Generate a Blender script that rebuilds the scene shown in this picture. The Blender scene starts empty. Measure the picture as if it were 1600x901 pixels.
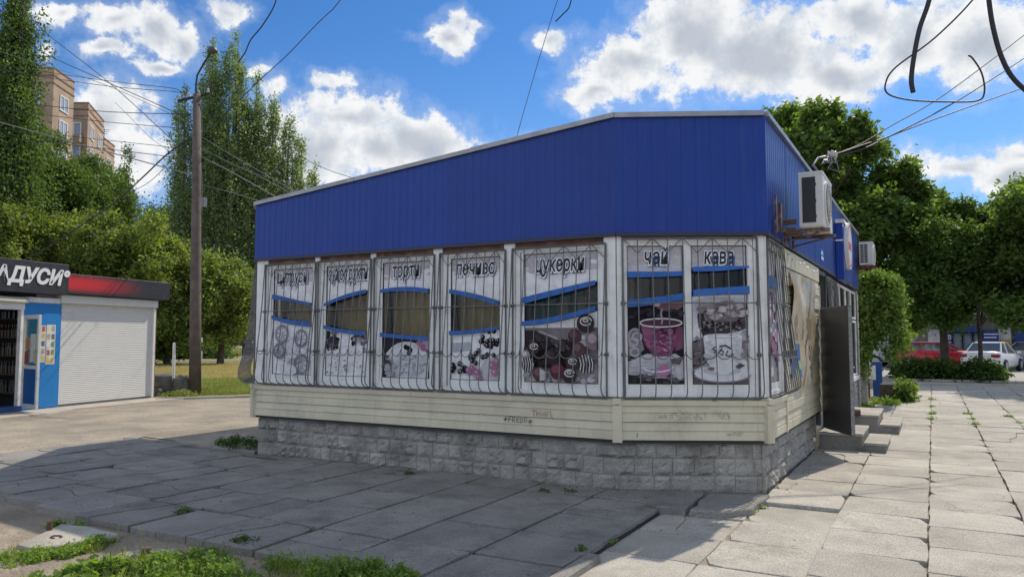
import bpy, bmesh, math, random
import numpy as np
from math import sin, cos, radians, pi, atan2, hypot, sqrt
from mathutils import Vector, Matrix
sc = bpy.context.scene
COL = sc.collection
rnd = random.Random(7)

# ------------------------------------------------------------------ camera, sky, sun, exposure
FPX, CX, CY, EYE = 1180.0, 800.0, 450.5, 1.6
YAW = radians(29.05); PITCH = math.atan(78 / 1180.0)
cam = bpy.data.cameras.new('camera'); camo = bpy.data.objects.new('camera', cam); COL.objects.link(camo)
cam.sensor_width = 36; cam.lens = FPX / 1600 * 36; cam.clip_start = 0.05; cam.clip_end = 3000
camo.location = (0, 0, EYE); camo.rotation_euler = (pi / 2 + PITCH, 0, YAW)
sc.camera = camo
SUN_AZ, SUN_EL = radians(13), radians(45)       # azimuth from +Y towards +X
sun = bpy.data.lights.new('sun', 'SUN'); suno = bpy.data.objects.new('sun', sun); COL.objects.link(suno)
sun.energy = 4.2; sun.angle = radians(0.53); sun.color = (1.0, 0.905, 0.76)
sd = Vector((sin(SUN_AZ) * cos(SUN_EL), cos(SUN_AZ) * cos(SUN_EL), sin(SUN_EL)))
suno.rotation_euler = sd.to_track_quat('Z', 'Y').to_euler()
suno.location = (0, 0, 60)
sc.view_settings.view_transform = 'Standard'; sc.view_settings.look = 'None'
sc.view_settings.exposure = 0.0; sc.view_settings.gamma = 1.0
sc.cycles.max_bounces = 8; sc.cycles.transparent_max_bounces = 12

F0 = Vector((-sin(YAW), cos(YAW), 0)); RR = Vector((cos(YAW), sin(YAW), 0)); ZZ = Vector((0, 0, 1))
FW = F0 * cos(PITCH) + ZZ * sin(PITCH); UU = -F0 * sin(PITCH) + ZZ * cos(PITCH); CAM = Vector((0, 0, EYE))
def ray(x, y): return FW * FPX + RR * (x - CX) - UU * (y - CY)
def G(x, y, z=0.0): d = ray(x, y); return CAM + d * ((z - EYE) / d.z)
def at(x, y, D): d = ray(x, y); return CAM + d * (D / d.dot(FW))      # point at depth D metres on a sight line
def azel(x, y): d = ray(x, y); return atan2(d.x, d.y), atan2(d.z, hypot(d.x, d.y))

class NT:
    def __init__(s, tree): s.t = tree; s.n = tree.nodes; s.l = tree.links
    def new(s, typ, **kw):
        n = s.n.new(typ)
        for k, v in kw.items(): setattr(n, k, v)
        return n
    def link(s, a, b): s.l.new(a, b)
    def inp(s, sock, v):
        if isinstance(v, bpy.types.NodeSocket): s.l.new(v, sock)
        elif v is not None: sock.default_value = v
    def math(s, op, a, b=None, c=None, clamp=False):
        n = s.new('ShaderNodeMath', operation=op, use_clamp=clamp)
        s.inp(n.inputs[0], a)
        if b is not None: s.inp(n.inputs[1], b)
        if c is not None: s.inp(n.inputs[2], c)
        return n.outputs[0]
    def noise(s, scale, detail=4, rough=0.55, vec=None, dist=0.0):
        n = s.new('ShaderNodeTexNoise'); n.inputs['Scale'].default_value = scale
        n.inputs['Detail'].default_value = detail; n.inputs['Roughness'].default_value = rough
        n.inputs['Distortion'].default_value = dist
        if vec is not None: s.link(vec, n.inputs['Vector'])
        return n.outputs['Fac']
    def ramp(s, fac, a, b, lo=0.0, hi=1.0):
        n = s.new('ShaderNodeMapRange'); n.interpolation_type = 'SMOOTHSTEP'
        s.inp(n.inputs[0], fac)
        n.inputs[1].default_value = a; n.inputs[2].default_value = b; n.inputs[3].default_value = lo; n.inputs[4].default_value = hi
        return n.outputs[0]
    def mix(s, fac, a, b, mode='MIX'):
        n = s.new('ShaderNodeMix', data_type='RGBA', blend_type=mode)
        s.inp(n.inputs[0], fac)
        for i, v in ((6, a), (7, b)):
            if isinstance(v, tuple) and len(v) == 3: v = v + (1,)
            s.inp(n.inputs[i], v)
        return n.outputs[2]
    def vmath(s, op, a, b=None):
        n = s.new('ShaderNodeVectorMath', operation=op)
        s.inp(n.inputs[0], a)
        if b is not None: s.inp(n.inputs[1], b)
        return n

# sky with clouds laid out by compass direction and height
w = bpy.data.worlds.new('World'); sc.world = w; w.use_nodes = True
nt = NT(w.node_tree); nt.n.clear()
sky = nt.new('ShaderNodeTexSky', sky_type='NISHITA', sun_disc=False)
sky.sun_elevation = SUN_EL; sky.sun_rotation = SUN_AZ; sky.air_density = 1.0; sky.dust_density = 0.3; sky.ozone_density = 4.0; sky.altitude = 100
tc = nt.new('ShaderNodeTexCoord'); nrm = nt.vmath('NORMALIZE', tc.outputs['Generated']).outputs[0]
sep = nt.new('ShaderNodeSeparateXYZ'); nt.link(nrm, sep.inputs[0])
az = nt.math('ARCTAN2', sep.outputs[0], sep.outputs[1]); el = nt.math('ARCSINE', sep.outputs[2])
cmb = nt.new('ShaderNodeCombineXYZ'); nt.link(az, cmb.inputs[0]); nt.link(el, cmb.inputs[1]); P = cmb.outputs[0]
# ellipses: centre px, half width px, half height px, weight
CL = [(108, 14, 50, 26, 1.05), (175, 34, 60, 30, 1.05), (240, 46, 62, 32, 1.1), (290, 62, 30, 38, 1), (165, 82, 40, 18, 1), (245, 98, 44, 16, 1), (80, 78, 20, 14, .85),
      (165, 200, 95, 66, 1.25), (215, 250, 78, 60, 1.2), (150, 240, 80, 60, 1.2), (352, 6, 38, 26, 1.1), (405, 108, 22, 16, .95), (425, 138, 30, 20, .9),
      (520, 125, 42, 16, .9), (545, 185, 100, 48, 1.25), (640, 222, 92, 52, 1.3), (490, 240, 110, 85, 1.3), (590, 230, 110, 60, 1.3), (695, 48, 42, 26, 1.1), (672, 44, 40, 12, .9), (715, 20, 22, 22, .9), (745, 30, 22, 14, .7),
      (875, 50, 30, 20, .8), (930, 150, 45, 22, .8), (990, 110, 80, 55, 1.2), (1080, 50, 110, 75, 1.3), (1190, 80, 130, 80, 1.4),
      (1310, 110, 110, 60, 1.3), (1330, 20, 130, 50, 1.2), (1420, 60, 90, 60, 1.1), (1540, 50, 110, 80, 1.2), (1250, 160, 60, 22, .8),
      (1440, 250, 50, 18, .9), (1500, 262, 70, 22, 1), (1570, 270, 80, 32, 1.1), (1590, 240, 60, 20, .9), (1015, 12, 15, 12, .7),
      (60, 170, 40, 25, .6), (830, 215, 30, 10, .6), (-150, 120, 120, 60, 1), (1800, 120, 170, 80, 1.1)]
warp = nt.new('ShaderNodeTexNoise'); warp.inputs['Scale'].default_value = 9; warp.inputs['Detail'].default_value = 5; nt.link(P, warp.inputs['Vector'])
wv = nt.vmath('SUBTRACT', warp.outputs['Color'], (0.5, 0.5, 0.5)).outputs[0]
wvs = nt.new('ShaderNodeVectorMath', operation='MULTIPLY'); nt.link(wv, wvs.inputs[0]); wvs.inputs[1].default_value = (0.085, 0.085, 0)
P2 = nt.vmath('ADD', P, wvs.outputs[0]).outputs[0]
dens = None
for (x, y, rx, ry, wt) in CL:
    a, e = azel(x, y); a2, e2 = azel(x + rx, y); a3, e3 = azel(x, y - ry)
    ra = hypot(a2 - a, e2 - e) ; re = abs(e3 - e); tilt = atan2(e2 - e, a2 - a)
    mp = nt.new('ShaderNodeMapping', vector_type='TEXTURE'); mp.inputs['Location'].default_value = (a, e, 0)
    mp.inputs['Rotation'].default_value = (0, 0, tilt); mp.inputs['Scale'].default_value = (ra, re, 1); nt.link(P2, mp.inputs['Vector'])
    ln = nt.vmath('LENGTH', mp.outputs[0]).outputs['Value']
    d1 = nt.math('MULTIPLY', nt.math('SUBTRACT', 1.35, ln), wt)
    dens = d1 if dens is None else nt.math('SMOOTH_MAX', dens, d1, 0.25)
# unseen clouds outside the frame, made denser to add neutral fill light
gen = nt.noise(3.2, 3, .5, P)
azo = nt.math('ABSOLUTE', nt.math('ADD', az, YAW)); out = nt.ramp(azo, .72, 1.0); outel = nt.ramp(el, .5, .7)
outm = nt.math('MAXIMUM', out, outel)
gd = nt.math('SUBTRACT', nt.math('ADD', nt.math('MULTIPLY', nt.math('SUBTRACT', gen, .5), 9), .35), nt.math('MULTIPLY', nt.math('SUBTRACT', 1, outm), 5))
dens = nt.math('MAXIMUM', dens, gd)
n1 = nt.noise(20, 10, .68, P); n2 = nt.noise(5.5, 5, .6, P)
dd = nt.math('ADD', dens, nt.math('MULTIPLY', nt.math('SUBTRACT', n1, .5), 2.9))
dd = nt.math('ADD', dd, nt.math('MULTIPLY', nt.math('SUBTRACT', n2, .5), 1.4))
mask = nt.ramp(dd, .36, .80)
sh = nt.ramp(nt.math('ADD', dens, nt.math('MULTIPLY', nt.math('SUBTRACT', n2, .5), 2.4)), .85, 1.55)
hn = nt.ramp(nt.noise(24, 8, .62, P), .34, .56)
cwhite = nt.mix(hn, (.66, .72, .80), (.93, .94, .95))
ccol = nt.mix(nt.math('MULTIPLY', sh, .80), cwhite, (.44, .49, .58))
SKYK = 0.107
skyc = nt.mix(1.0, sky.outputs[0], (SKYK * .46, SKYK * .84, SKYK * 1.2), 'MULTIPLY')
haze = nt.ramp(el, 0.0, .42, .40, 0.0)
skyc = nt.mix(haze, skyc, (.42, .58, .86))
thin = nt.ramp(dd, -.35, .5, 0, .20)
skyc = nt.mix(thin, skyc, (.75, .82, .92))
front = nt.ramp(sep.outputs[1], .25, -.5, 1.0, 1.95)           # unseen clouds behind the camera brightened as added fill for the shaded facade
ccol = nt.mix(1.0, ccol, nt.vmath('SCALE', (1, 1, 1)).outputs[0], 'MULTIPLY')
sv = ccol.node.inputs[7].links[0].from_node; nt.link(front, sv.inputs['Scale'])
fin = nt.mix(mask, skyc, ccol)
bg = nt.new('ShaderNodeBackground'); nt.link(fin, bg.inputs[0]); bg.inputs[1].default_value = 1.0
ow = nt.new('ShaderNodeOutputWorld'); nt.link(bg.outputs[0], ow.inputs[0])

# ------------------------------------------------------------------ materials
MATS = {}
def mat(name, col, rough=.6, metal=0, bump=0, bscale=40, var=.0, vscale=3, dirt=None, dscale=2.0, damt=.5, spec=.5, rand=0, attr=False,
        speck=0, emis=None, streak=0, coord='world', crack=0):
    if name in MATS: return MATS[name]
    m = bpy.data.materials.new(name); m.use_nodes = True; t = NT(m.node_tree)
    b = t.n['Principled BSDF']; b.inputs['Roughness'].default_value = rough; b.inputs['Metallic'].default_value = metal
    b.inputs['Specular IOR Level'].default_value = spec
    if coord == 'world': pos = t.new('ShaderNodeNewGeometry').outputs['Position']
    else: pos = t.new('ShaderNodeTexCoord').outputs['Object']
    if attr: c = t.new('ShaderNodeAttribute', attribute_name='col').outputs['Color']
    else:
        rgb = t.new('ShaderNodeRGB'); rgb.outputs[0].default_value = tuple(col) + (1,); c = rgb.outputs[0]
    if var:
        f = t.ramp(t.noise(vscale, 5, .6, pos), .3, .7, 1 - var, 1 + var)
        c = t.mix(1, c, t.vmath('SCALE', (1, 1, 1)).outputs[0], 'MULTIPLY') if False else c
        hsv = t.new('ShaderNodeHueSaturation'); t.link(c, hsv.inputs['Color']); t.link(f, hsv.inputs['Value']); c = hsv.outputs[0]
    if rand:
        oi = t.new('ShaderNodeObjectInfo'); f = t.math('ADD', 1 - rand, t.math('MULTIPLY', oi.outputs['Random'], 2 * rand))
        hsv = t.new('ShaderNodeHueSaturation'); t.link(c, hsv.inputs['Color']); t.link(f, hsv.inputs['Value']); c = hsv.outputs[0]
    if dirt:
        f = t.math('MULTIPLY', t.ramp(t.noise(dscale, 6, .65, pos), .48, .72), damt)
        c = t.mix(f, c, tuple(dirt))
    if streak:
        mp = t.new('ShaderNodeMapping'); mp.inputs['Scale'].default_value = (9, 9, .8); t.link(pos, mp.inputs['Vector'])
        f = t.math('MULTIPLY', t.ramp(t.noise(2.2, 4, .6, mp.outputs[0]), .5, .8), streak); c = t.mix(f, c, (.20, .17, .13))
    if crack:
        wn_ = t.new('ShaderNodeTexNoise'); wn_.inputs['Scale'].default_value = 3.5; wn_.inputs['Detail'].default_value = 4; t.link(pos, wn_.inputs['Vector'])
        wp = t.new('ShaderNodeVectorMath', operation='MULTIPLY_ADD'); t.link(wn_.outputs['Color'], wp.inputs[0]); wp.inputs[1].default_value = (.3, .3, .3); t.link(pos, wp.inputs[2])
        vo = t.new('ShaderNodeTexVoronoi', feature='DISTANCE_TO_EDGE'); vo.inputs['Scale'].default_value = 1.5; t.link(wp.outputs[0], vo.inputs['Vector'])
        ck = t.math('MULTIPLY', t.ramp(vo.outputs['Distance'], .003, .009, 1, 0), t.ramp(t.noise(.9, 2, .5, pos), .50, .60))
        c = t.mix(t.math('MULTIPLY', ck, crack), c, (.07, .06, .045))
        pit = t.ramp(t.noise(24, 3, .75, pos), .60, .68, 0, .38); c = t.mix(pit, c, (.17, .145, .11))
    if speck:
        v = t.noise(90, 3, .75, pos); f = t.ramp(v, .36, .64, 1 - speck, 1 + speck)
        hsv = t.new('ShaderNodeHueSaturation'); t.link(c, hsv.inputs['Color']); t.link(f, hsv.inputs['Value']); c = hsv.outputs[0]
    t.link(c, b.inputs['Base Color'])
    if bump:
        bp = t.new('ShaderNodeBump'); bp.inputs['Strength'].default_value = 1; bp.inputs['Distance'].default_value = bump
        t.link(t.noise(bscale, 5, .6, pos), bp.inputs['Height']); t.link(bp.outputs[0], b.inputs['Normal'])
    if emis:
        b.inputs['Emission Color'].default_value = tuple(emis[0]) + (1,); b.inputs['Emission Strength'].default_value = emis[1]
    MATS[name] = m; return m
def glass(name, tint=(.55, .6, .58), refl=.12, rough=.16):
    if name in MATS: return MATS[name]
    m = bpy.data.materials.new(name); m.use_nodes = True; t = NT(m.node_tree); t.n.clear()
    tr = t.new('ShaderNodeBsdfTransparent'); tr.inputs[0].default_value = tint + (1,)
    gl = t.new('ShaderNodeBsdfGlossy'); gl.inputs['Roughness'].default_value = rough; gl.inputs[0].default_value = (.9, .9, .9, 1)
    fr = t.new('ShaderNodeFresnel'); fr.inputs[0].default_value = 1.5
    f = t.math('ADD', t.math('MULTIPLY', fr.outputs[0], .4), refl * .3, clamp=True)
    ms = t.new('ShaderNodeMixShader'); t.link(f, ms.inputs[0]); t.link(tr.outputs[0], ms.inputs[1]); t.link(gl.outputs[0], ms.inputs[2])
    o = t.new('ShaderNodeOutputMaterial'); t.link(ms.outputs[0], o.inputs[0]); MATS[name] = m; return m
def leafmat(name, c1, c2, trans=.45):
    if name in MATS: return MATS[name]
    m = bpy.data.materials.new(name); m.use_nodes = True; t = NT(m.node_tree); t.n.clear()
    g = t.new('ShaderNodeNewGeometry'); r = g.outputs['Random Per Island']
    big = t.ramp(t.noise(.7, 3, .6, g.outputs['Position']), .3, .7)
    f = t.math('ADD', t.math('MULTIPLY', r, .65), t.math('MULTIPLY', big, .35))
    c = t.mix(f, c1, c2)
    df = t.new('ShaderNodeBsdfPrincipled'); t.link(c, df.inputs['Base Color']); df.inputs['Roughness'].default_value = .55
    df.inputs['Specular IOR Level'].default_value = .35
    tl = t.new('ShaderNodeBsdfTranslucent'); t.link(t.mix(1, c, (1.5, 1.6, .55), 'MULTIPLY'), tl.inputs[0])
    ms = t.new('ShaderNodeMixShader'); ms.inputs[0].default_value = trans; t.link(df.outputs[0], ms.inputs[1]); t.link(tl.outputs[0], ms.inputs[2])
    o = t.new('ShaderNodeOutputMaterial'); t.link(ms.outputs[0], o.inputs[0]); MATS[name] = m; return m

# ------------------------------------------------------------------ mesh helpers
class MB:
    def __init__(s, M=None): s.v = []; s.f = []; s.c = []; s.M = M
    def add(s, vs, fs, col=None):
        b = len(s.v)
        for p in vs:
            p = Vector(p); s.v.append(tuple(s.M @ p) if s.M else tuple(p))
        for f in fs: s.f.append(tuple(b + i for i in f)); s.c.append(col)
        return s
    def box(s, x0, x1, y0, y1, z0, z1, col=None, ch=0):
        if ch:
            c = ch; V = []
            for (z, i) in ((z0, c), (z0 + c, 0), (z1 - c, 0), (z1, c)):
                V += [(x0 + i, y0 + i, z), (x1 - i, y0 + i, z), (x1 - i, y1 - i, z), (x0 + i, y1 - i, z)]
            Fc = [(3, 2, 1, 0), (12, 13, 14, 15)]
            for k in range(3):
                for j in range(4): Fc.append((4 * k + j, 4 * k + (j + 1) % 4, 4 * k + 4 + (j + 1) % 4, 4 * k + 4 + j))
            return s.add(V, Fc, col)
        V = [(x0, y0, z0), (x1, y0, z0), (x1, y1, z0), (x0, y1, z0), (x0, y0, z1), (x1, y0, z1), (x1, y1, z1), (x0, y1, z1)]
        return s.add(V, [(3, 2, 1, 0), (4, 5, 6, 7), (0, 1, 5, 4), (1, 2, 6, 5), (2, 3, 7, 6), (3, 0, 4, 7)], col)
    def prism(s, pts, d, col=None):
        "pts: polygon of 3D points, d: extrusion vector"
        n = len(pts); d = Vector(d); V = [Vector(p) for p in pts] + [Vector(p) + d for p in pts]
        return s.add(V, [tuple(range(n))[::-1], tuple(range(n, 2 * n))] + [(i, (i + 1) % n, n + (i + 1) % n, n + i) for i in range(n)], col)
    def tube(s, pts, r, n=6, cap=True, col=None):
        pts = [Vector(p) for p in pts]; R = r if isinstance(r, (list, tuple)) else [r] * len(pts)
        V = []; up = None
        for i, p in enumerate(pts):
            d = (pts[min(i + 1, len(pts) - 1)] - pts[max(i - 1, 0)]).normalized()
            if up is None:
                up = Vector((0, 0, 1)) if abs(d.z) < .9 else Vector((1, 0, 0))
            a = d.cross(up)
            if a.length < 1e-4: a = d.cross(Vector((0, 1, 0)))
            a.normalize(); b = a.cross(d).normalized(); up = b
            for k in range(n):
                t = 2 * pi * k / n; V.append(p + a * cos(t) * R[i] + b * sin(t) * R[i])
        Fc = []
        for i in range(len(pts) - 1):
            for k in range(n): Fc.append((i * n + k, i * n + (k + 1) % n, (i + 1) * n + (k + 1) % n, (i + 1) * n + k))
        if cap: Fc += [tuple(range(n))[::-1], tuple(range((len(pts) - 1) * n, len(pts) * n))]
        return s.add(V, Fc, col)
    def lathe(s, prof, c, axis='z', n=20, col=None):
        "prof: (radius, height) list"
        V = []
        for (r, h) in prof:
            for k in range(n):
                t = 2 * pi * k / n; x, y = r * cos(t), r * sin(t)
                V.append({'z': (c[0] + x, c[1] + y, c[2] + h), 'x': (c[0] + h, c[1] + x, c[2] + y), 'y': (c[0] + x, c[1] + h, c[2] + y)}[axis])
        Fc = [(i * n + k, i * n + (k + 1) % n, (i + 1) * n + (k + 1) % n, (i + 1) * n + k) for i in range(len(prof) - 1) for k in range(n)]
        Fc += [tuple(range(n))[::-1], tuple(range((len(prof) - 1) * n, len(prof) * n))]
        return s.add(V, Fc, col)
    def me(s, name, m, smooth=False):
        me = bpy.data.meshes.new(name); me.from_pydata(s.v, [], s.f)
        if any(c is not None for c in s.c):
            a = me.color_attributes.new('col', 'FLOAT_COLOR', 'CORNER'); buf = []
            for f, c in zip(s.f, s.c): buf += list((tuple(c) if c else (1, 1, 1)) + (1,)) * len(f)
            a.data.foreach_set('color', buf)
        for mm in (m if isinstance(m, (list, tuple)) else [m]): me.materials.append(mm)
        bm = bmesh.new(); bm.from_mesh(me); bmesh.ops.recalc_face_normals(bm, faces=bm.faces); bm.to_mesh(me); bm.free()
        if smooth: me.polygons.foreach_set('use_smooth', [True] * len(me.polygons))
        me.update(); return me
    def build(s, name, m, parent=None, frame=None, smooth=False, label=None):
        o = bpy.data.objects.new(name, s.me(name, m, smooth)); COL.objects.link(o); put(o, parent, frame)
        if label: o['label'] = label
        return o
def put(o, parent, frame=None):
    "frame = (location, z rotation) in the world; None = mesh already in world coordinates (under a root) or in its parent's own frame"
    if parent is None:
        if frame: o.location = frame[0]; o.rotation_euler = (0, 0, frame[1])
        return o
    o.parent = parent
    if parent.type == 'EMPTY' and parent.get('abs'):
        L = Vector(parent.location)
        if frame: o.location = Vector(frame[0]) - L; o.rotation_euler = (0, 0, frame[1])
        else: o.location = -L
    elif frame: o.location = frame[0]; o.rotation_euler = (0, 0, frame[1])
    return o
def inst(me, name, parent, loc, rz=0, rx=0, ry=0):
    o = bpy.data.objects.new(name, me); COL.objects.link(o); put(o, parent, (loc, rz))
    if rx or ry: o.rotation_euler = (rx, ry, rz)
    return o
def tag(o, label, cat=None, group=None, kind=None):
    if label: o['label'] = label
    if cat: o['category'] = cat
    if group: o['group'] = group
    if kind: o['kind'] = kind
    return o
def thing(name, label, cat, loc, group=None, absolute=True, rz=0):
    o = bpy.data.objects.new(name, None); COL.objects.link(o); o.location = loc; o.rotation_euler = (0, 0, rz)
    o.empty_display_size = .2
    if absolute: o['abs'] = 1
    return tag(o, label, cat, group)
def copy_tree(o, parent=None):
    c = o.copy(); COL.objects.link(c); c.parent = parent
    for ch in list(o.children): copy_tree(ch, c)
    return c
def struct(name, mb, m, label=None): return tag(mb.build(name, m), label, None, None, 'structure')
def poly(pts, z): return MB().add([(p[0], p[1], z) for p in pts], [tuple(range(len(pts)))])

# ------------------------------------------------------------------ materials list
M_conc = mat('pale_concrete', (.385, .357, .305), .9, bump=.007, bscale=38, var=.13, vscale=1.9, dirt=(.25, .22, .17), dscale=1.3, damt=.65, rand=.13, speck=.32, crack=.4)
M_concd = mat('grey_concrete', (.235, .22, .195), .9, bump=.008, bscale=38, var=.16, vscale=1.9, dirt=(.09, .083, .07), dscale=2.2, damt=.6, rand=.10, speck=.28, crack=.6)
M_crack = mat('crack_fill', (.10, .085, .065), 1)
M_soil = mat('soil', (.31, .255, .19), 1, bump=.05, bscale=12, var=.22, vscale=2.2, dirt=(.16, .125, .085), dscale=1.1, damt=.75, speck=.25)
M_lot = mat('dusty_asphalt', (.32, .275, .21), .95, bump=.03, bscale=16, var=.22, vscale=1.1, dirt=(.21, .185, .145), dscale=.5, damt=.7, speck=.55)
M_asph = mat('asphalt', (.10, .10, .10), .9, bump=.006, bscale=50, var=.15, vscale=1.3, dirt=(.2, .19, .17), dscale=.8, damt=.3, speck=.2)
M_lawn = mat('lawn_soil', (.19, .20, .07), 1, bump=.05, bscale=12, var=.3, vscale=1.8, dirt=(.26, .21, .11), dscale=.7, damt=.7, speck=.3)
M_dry = mat('dry_grass_soil', (.46, .37, .19), 1, bump=.05, bscale=12, var=.15, vscale=.9, dirt=(.30, .27, .11), dscale=.35, damt=.6, speck=.25)
M_path = mat('path_concrete', (.42, .38, .32), .9, var=.1, bump=.004)
M_plinth = mat('plinth_stone', (.33, .315, .28), .9, bump=.028, bscale=17, var=.22, vscale=3.5, dirt=(.12, .105, .085), dscale=2.6, damt=.7, rand=.06, speck=.2)
M_blue = mat('blue_metal', (.001, .033, .245), .38, metal=0.0, spec=.35, rand=.09, bump=.016, bscale=1.3, var=.05, vscale=1.2, dirt=(.008, .045, .22), dscale=3, damt=.35, streak=.07)
M_side = mat('cream_siding', (.60, .545, .40), .45, var=.06, vscale=2, dirt=(.34, .30, .22), dscale=2.5, damt=.45, bump=.001, streak=.25)
M_white = mat('white_plastic', (.76, .755, .73), .4, var=.05, vscale=4, dirt=(.36, .34, .29), dscale=5, damt=.4, streak=.22)
M_iron = mat('grey_painted_iron', (.135, .137, .135), .55, var=.2, vscale=9, dirt=(.13, .07, .04), dscale=14, damt=.45)
M_trim = mat('grey_sheet_metal', (.30, .30, .30), .4, metal=.6, var=.15, vscale=4)
M_dark = mat('black_edge', (.02, .02, .022), .6)
M_rust = mat('rusty_steel', (.10, .052, .035), .85, var=.3, vscale=12, dirt=(.33, .29, .25), dscale=9, damt=.8, bump=.002)
M_wood = mat('brown_wood', (.16, .075, .045), .8, var=.3, vscale=10, dirt=(.42, .30, .19), dscale=7, damt=.55)
M_door = mat('dark_grey_door', (.075, .077, .085), .45, var=.08, vscale=2, dirt=(.12, .12, .12), dscale=3, damt=.4)
M_print = mat('printed_film', (1, 1, 1), .5, attr=True, spec=.12, var=.12, vscale=11, speck=.05)
M_curt = mat('olive_curtain', (.36, .27, .13), .9, var=.12, vscale=6)
M_inside = mat('interior_wall', (.13, .11, .08), .9)
M_acw = mat('ac_white', (.62, .60, .55), .4, var=.05, dirt=(.35, .31, .25), dscale=6, damt=.4, streak=.2)
M_black = mat('black_plastic', (.012, .012, .014), .5)
M_pole = mat('pole_concrete', (.11, .085, .068), .9, bump=.01, bscale=25, var=.2, vscale=5, dirt=(.17, .145, .12), dscale=2, damt=.6)
M_wire = mat('wire_black', (.018, .018, .02), .6)
M_wireg = mat('wire_grey', (.19, .19, .20), .5)
M_glass = glass('window_glass', (.72, .72, .62), .05)
M_gdark = glass('dark_glass', (.18, .2, .2), .12)
M_ins = mat('ceramic', (.45, .40, .36), .4)
M_shut = mat('shutter_white', (.66, .655, .63), .5, var=.03, dirt=(.45, .43, .38), dscale=3, damt=.3)
M_kblue = mat('kiosk_blue', (.015, .19, .50), .45, var=.04)
M_kdark = mat('kiosk_dark_sign', (.018, .02, .026), .5, var=.2, vscale=5, dirt=(.06, .06, .065), dscale=4, damt=.4)
M_brick = mat('brick_tan', (.36, .27, .19), .9, var=.15, vscale=.6, speck=.1)
M_bark = mat('bark', (.085, .07, .055), .95, bump=.03, bscale=8, var=.25, vscale=4)
M_barkp = mat('pale_bark', (.17, .16, .13), .95, bump=.02, bscale=8, var=.25, vscale=4)
L_pop = leafmat('leaf_poplar', (.09, .14, .06), (.32, .39, .20), .48)
L_bush = leafmat('leaf_lime', (.07, .11, .022), (.31, .36, .12), .5)
L_maple = leafmat('leaf_maple', (.05, .095, .028), (.20, .28, .085), .55)
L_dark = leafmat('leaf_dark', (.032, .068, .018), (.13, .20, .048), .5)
L_spruce = leafmat('leaf_deep', (.04, .08, .026), (.16, .23, .07), .45)
L_ivy = leafmat('leaf_ivy', (.05, .10, .018), (.24, .34, .07), .33)
L_weed = leafmat('leaf_weed', (.09, .16, .025), (.27, .38, .09), .45)
L_grass = leafmat('leaf_grass', (.12, .16, .04), (.36, .36, .14), .4)

# ------------------------------------------------------------------ ground
GZ = -0.055
def hgt(x, y):
    d = hypot(x, y)
    return GZ + max(0.0, min(1.0, (d - 60) / 90)) * .6
def grid_ground():
    V = []; Fc = []
    rs = [0, 3, 6, 9, 12, 16, 20, 26, 34, 45, 60, 80, 110, 150, 220, 400, 900, 2600]; N = 48
    for r in rs:
        for k in range(N):
            t = 2 * pi * k / N; x, y = r * sin(t), r * cos(t); V.append((x, y, hgt(x, y)))
    for i in range(len(rs) - 1):
        for k in range(N):
            a, b, c, d = i * N + k, i * N + (k + 1) % N, (i + 1) * N + (k + 1) % N, (i + 1) * N + k
            Fc.append((a, b, c, d) if i else (a, c, d))
    return MB().add(V, Fc)
struct('ground', grid_ground(), M_soil)
def sheet(name, pts, dz, m, div=0):
    mb = MB(); mb.add([(p[0], p[1], GZ + dz) for p in pts], [tuple(range(len(pts)))]); return struct(name, mb, m)
def jag(pts, step=.5, amp=.07, seed=1):
    "roughen the outline of a ground sheet"
    r = random.Random(seed); o = []
    for i, p in enumerate(pts):
        q = pts[(i + 1) % len(pts)]; L = hypot(q[0] - p[0], q[1] - p[1]); n = max(1, min(80, int(L / step)))
        for k in range(n):
            t = k / n; j = amp if k else 0
            o.append((p[0] + (q[0] - p[0]) * t + r.uniform(-j, j), p[1] + (q[1] - p[1]) * t + r.uniform(-j, j)))
    return o
# dusty lot between the shop and the kiosk
lot = jag([(-30, -6), (-11.3, 4.55), (-11.0, 5.9), (-11.6, 8.2), (-9.3, 7.82), (-8.35, 7.9), (-9.3, 20.3), (-12.6, 20.4), (-14.8, 17.4), (-18.3, 13.05), (-18.9, 13.0), (-18.2, 9.0), (-40, 9.5)], .6, .08, 3)
sheet('dirt_lot', lot, .012, M_lot)
KV = Vector((-sin(radians(11.8)), cos(radians(11.8)), 0))         # along the kiosk front
KN = Vector((cos(radians(11.8)), sin(radians(11.8)), 0))          # out of the kiosk front
KA = Vector((-18.068, 10.45, 0))
kap = [KA + KV * a + KN * b for a, b in ((-4.2, .02), (3.6, .02), (3.5, 1.0), (-.2, .75), (-1.2, 1.1), (-4.2, 1.0))]
mbk = MB(); mbk.prism([(p.x, p.y, GZ - .03) for p in kap], (0, 0, .075)); struct('kiosk_apron', mbk, M_path)
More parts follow.
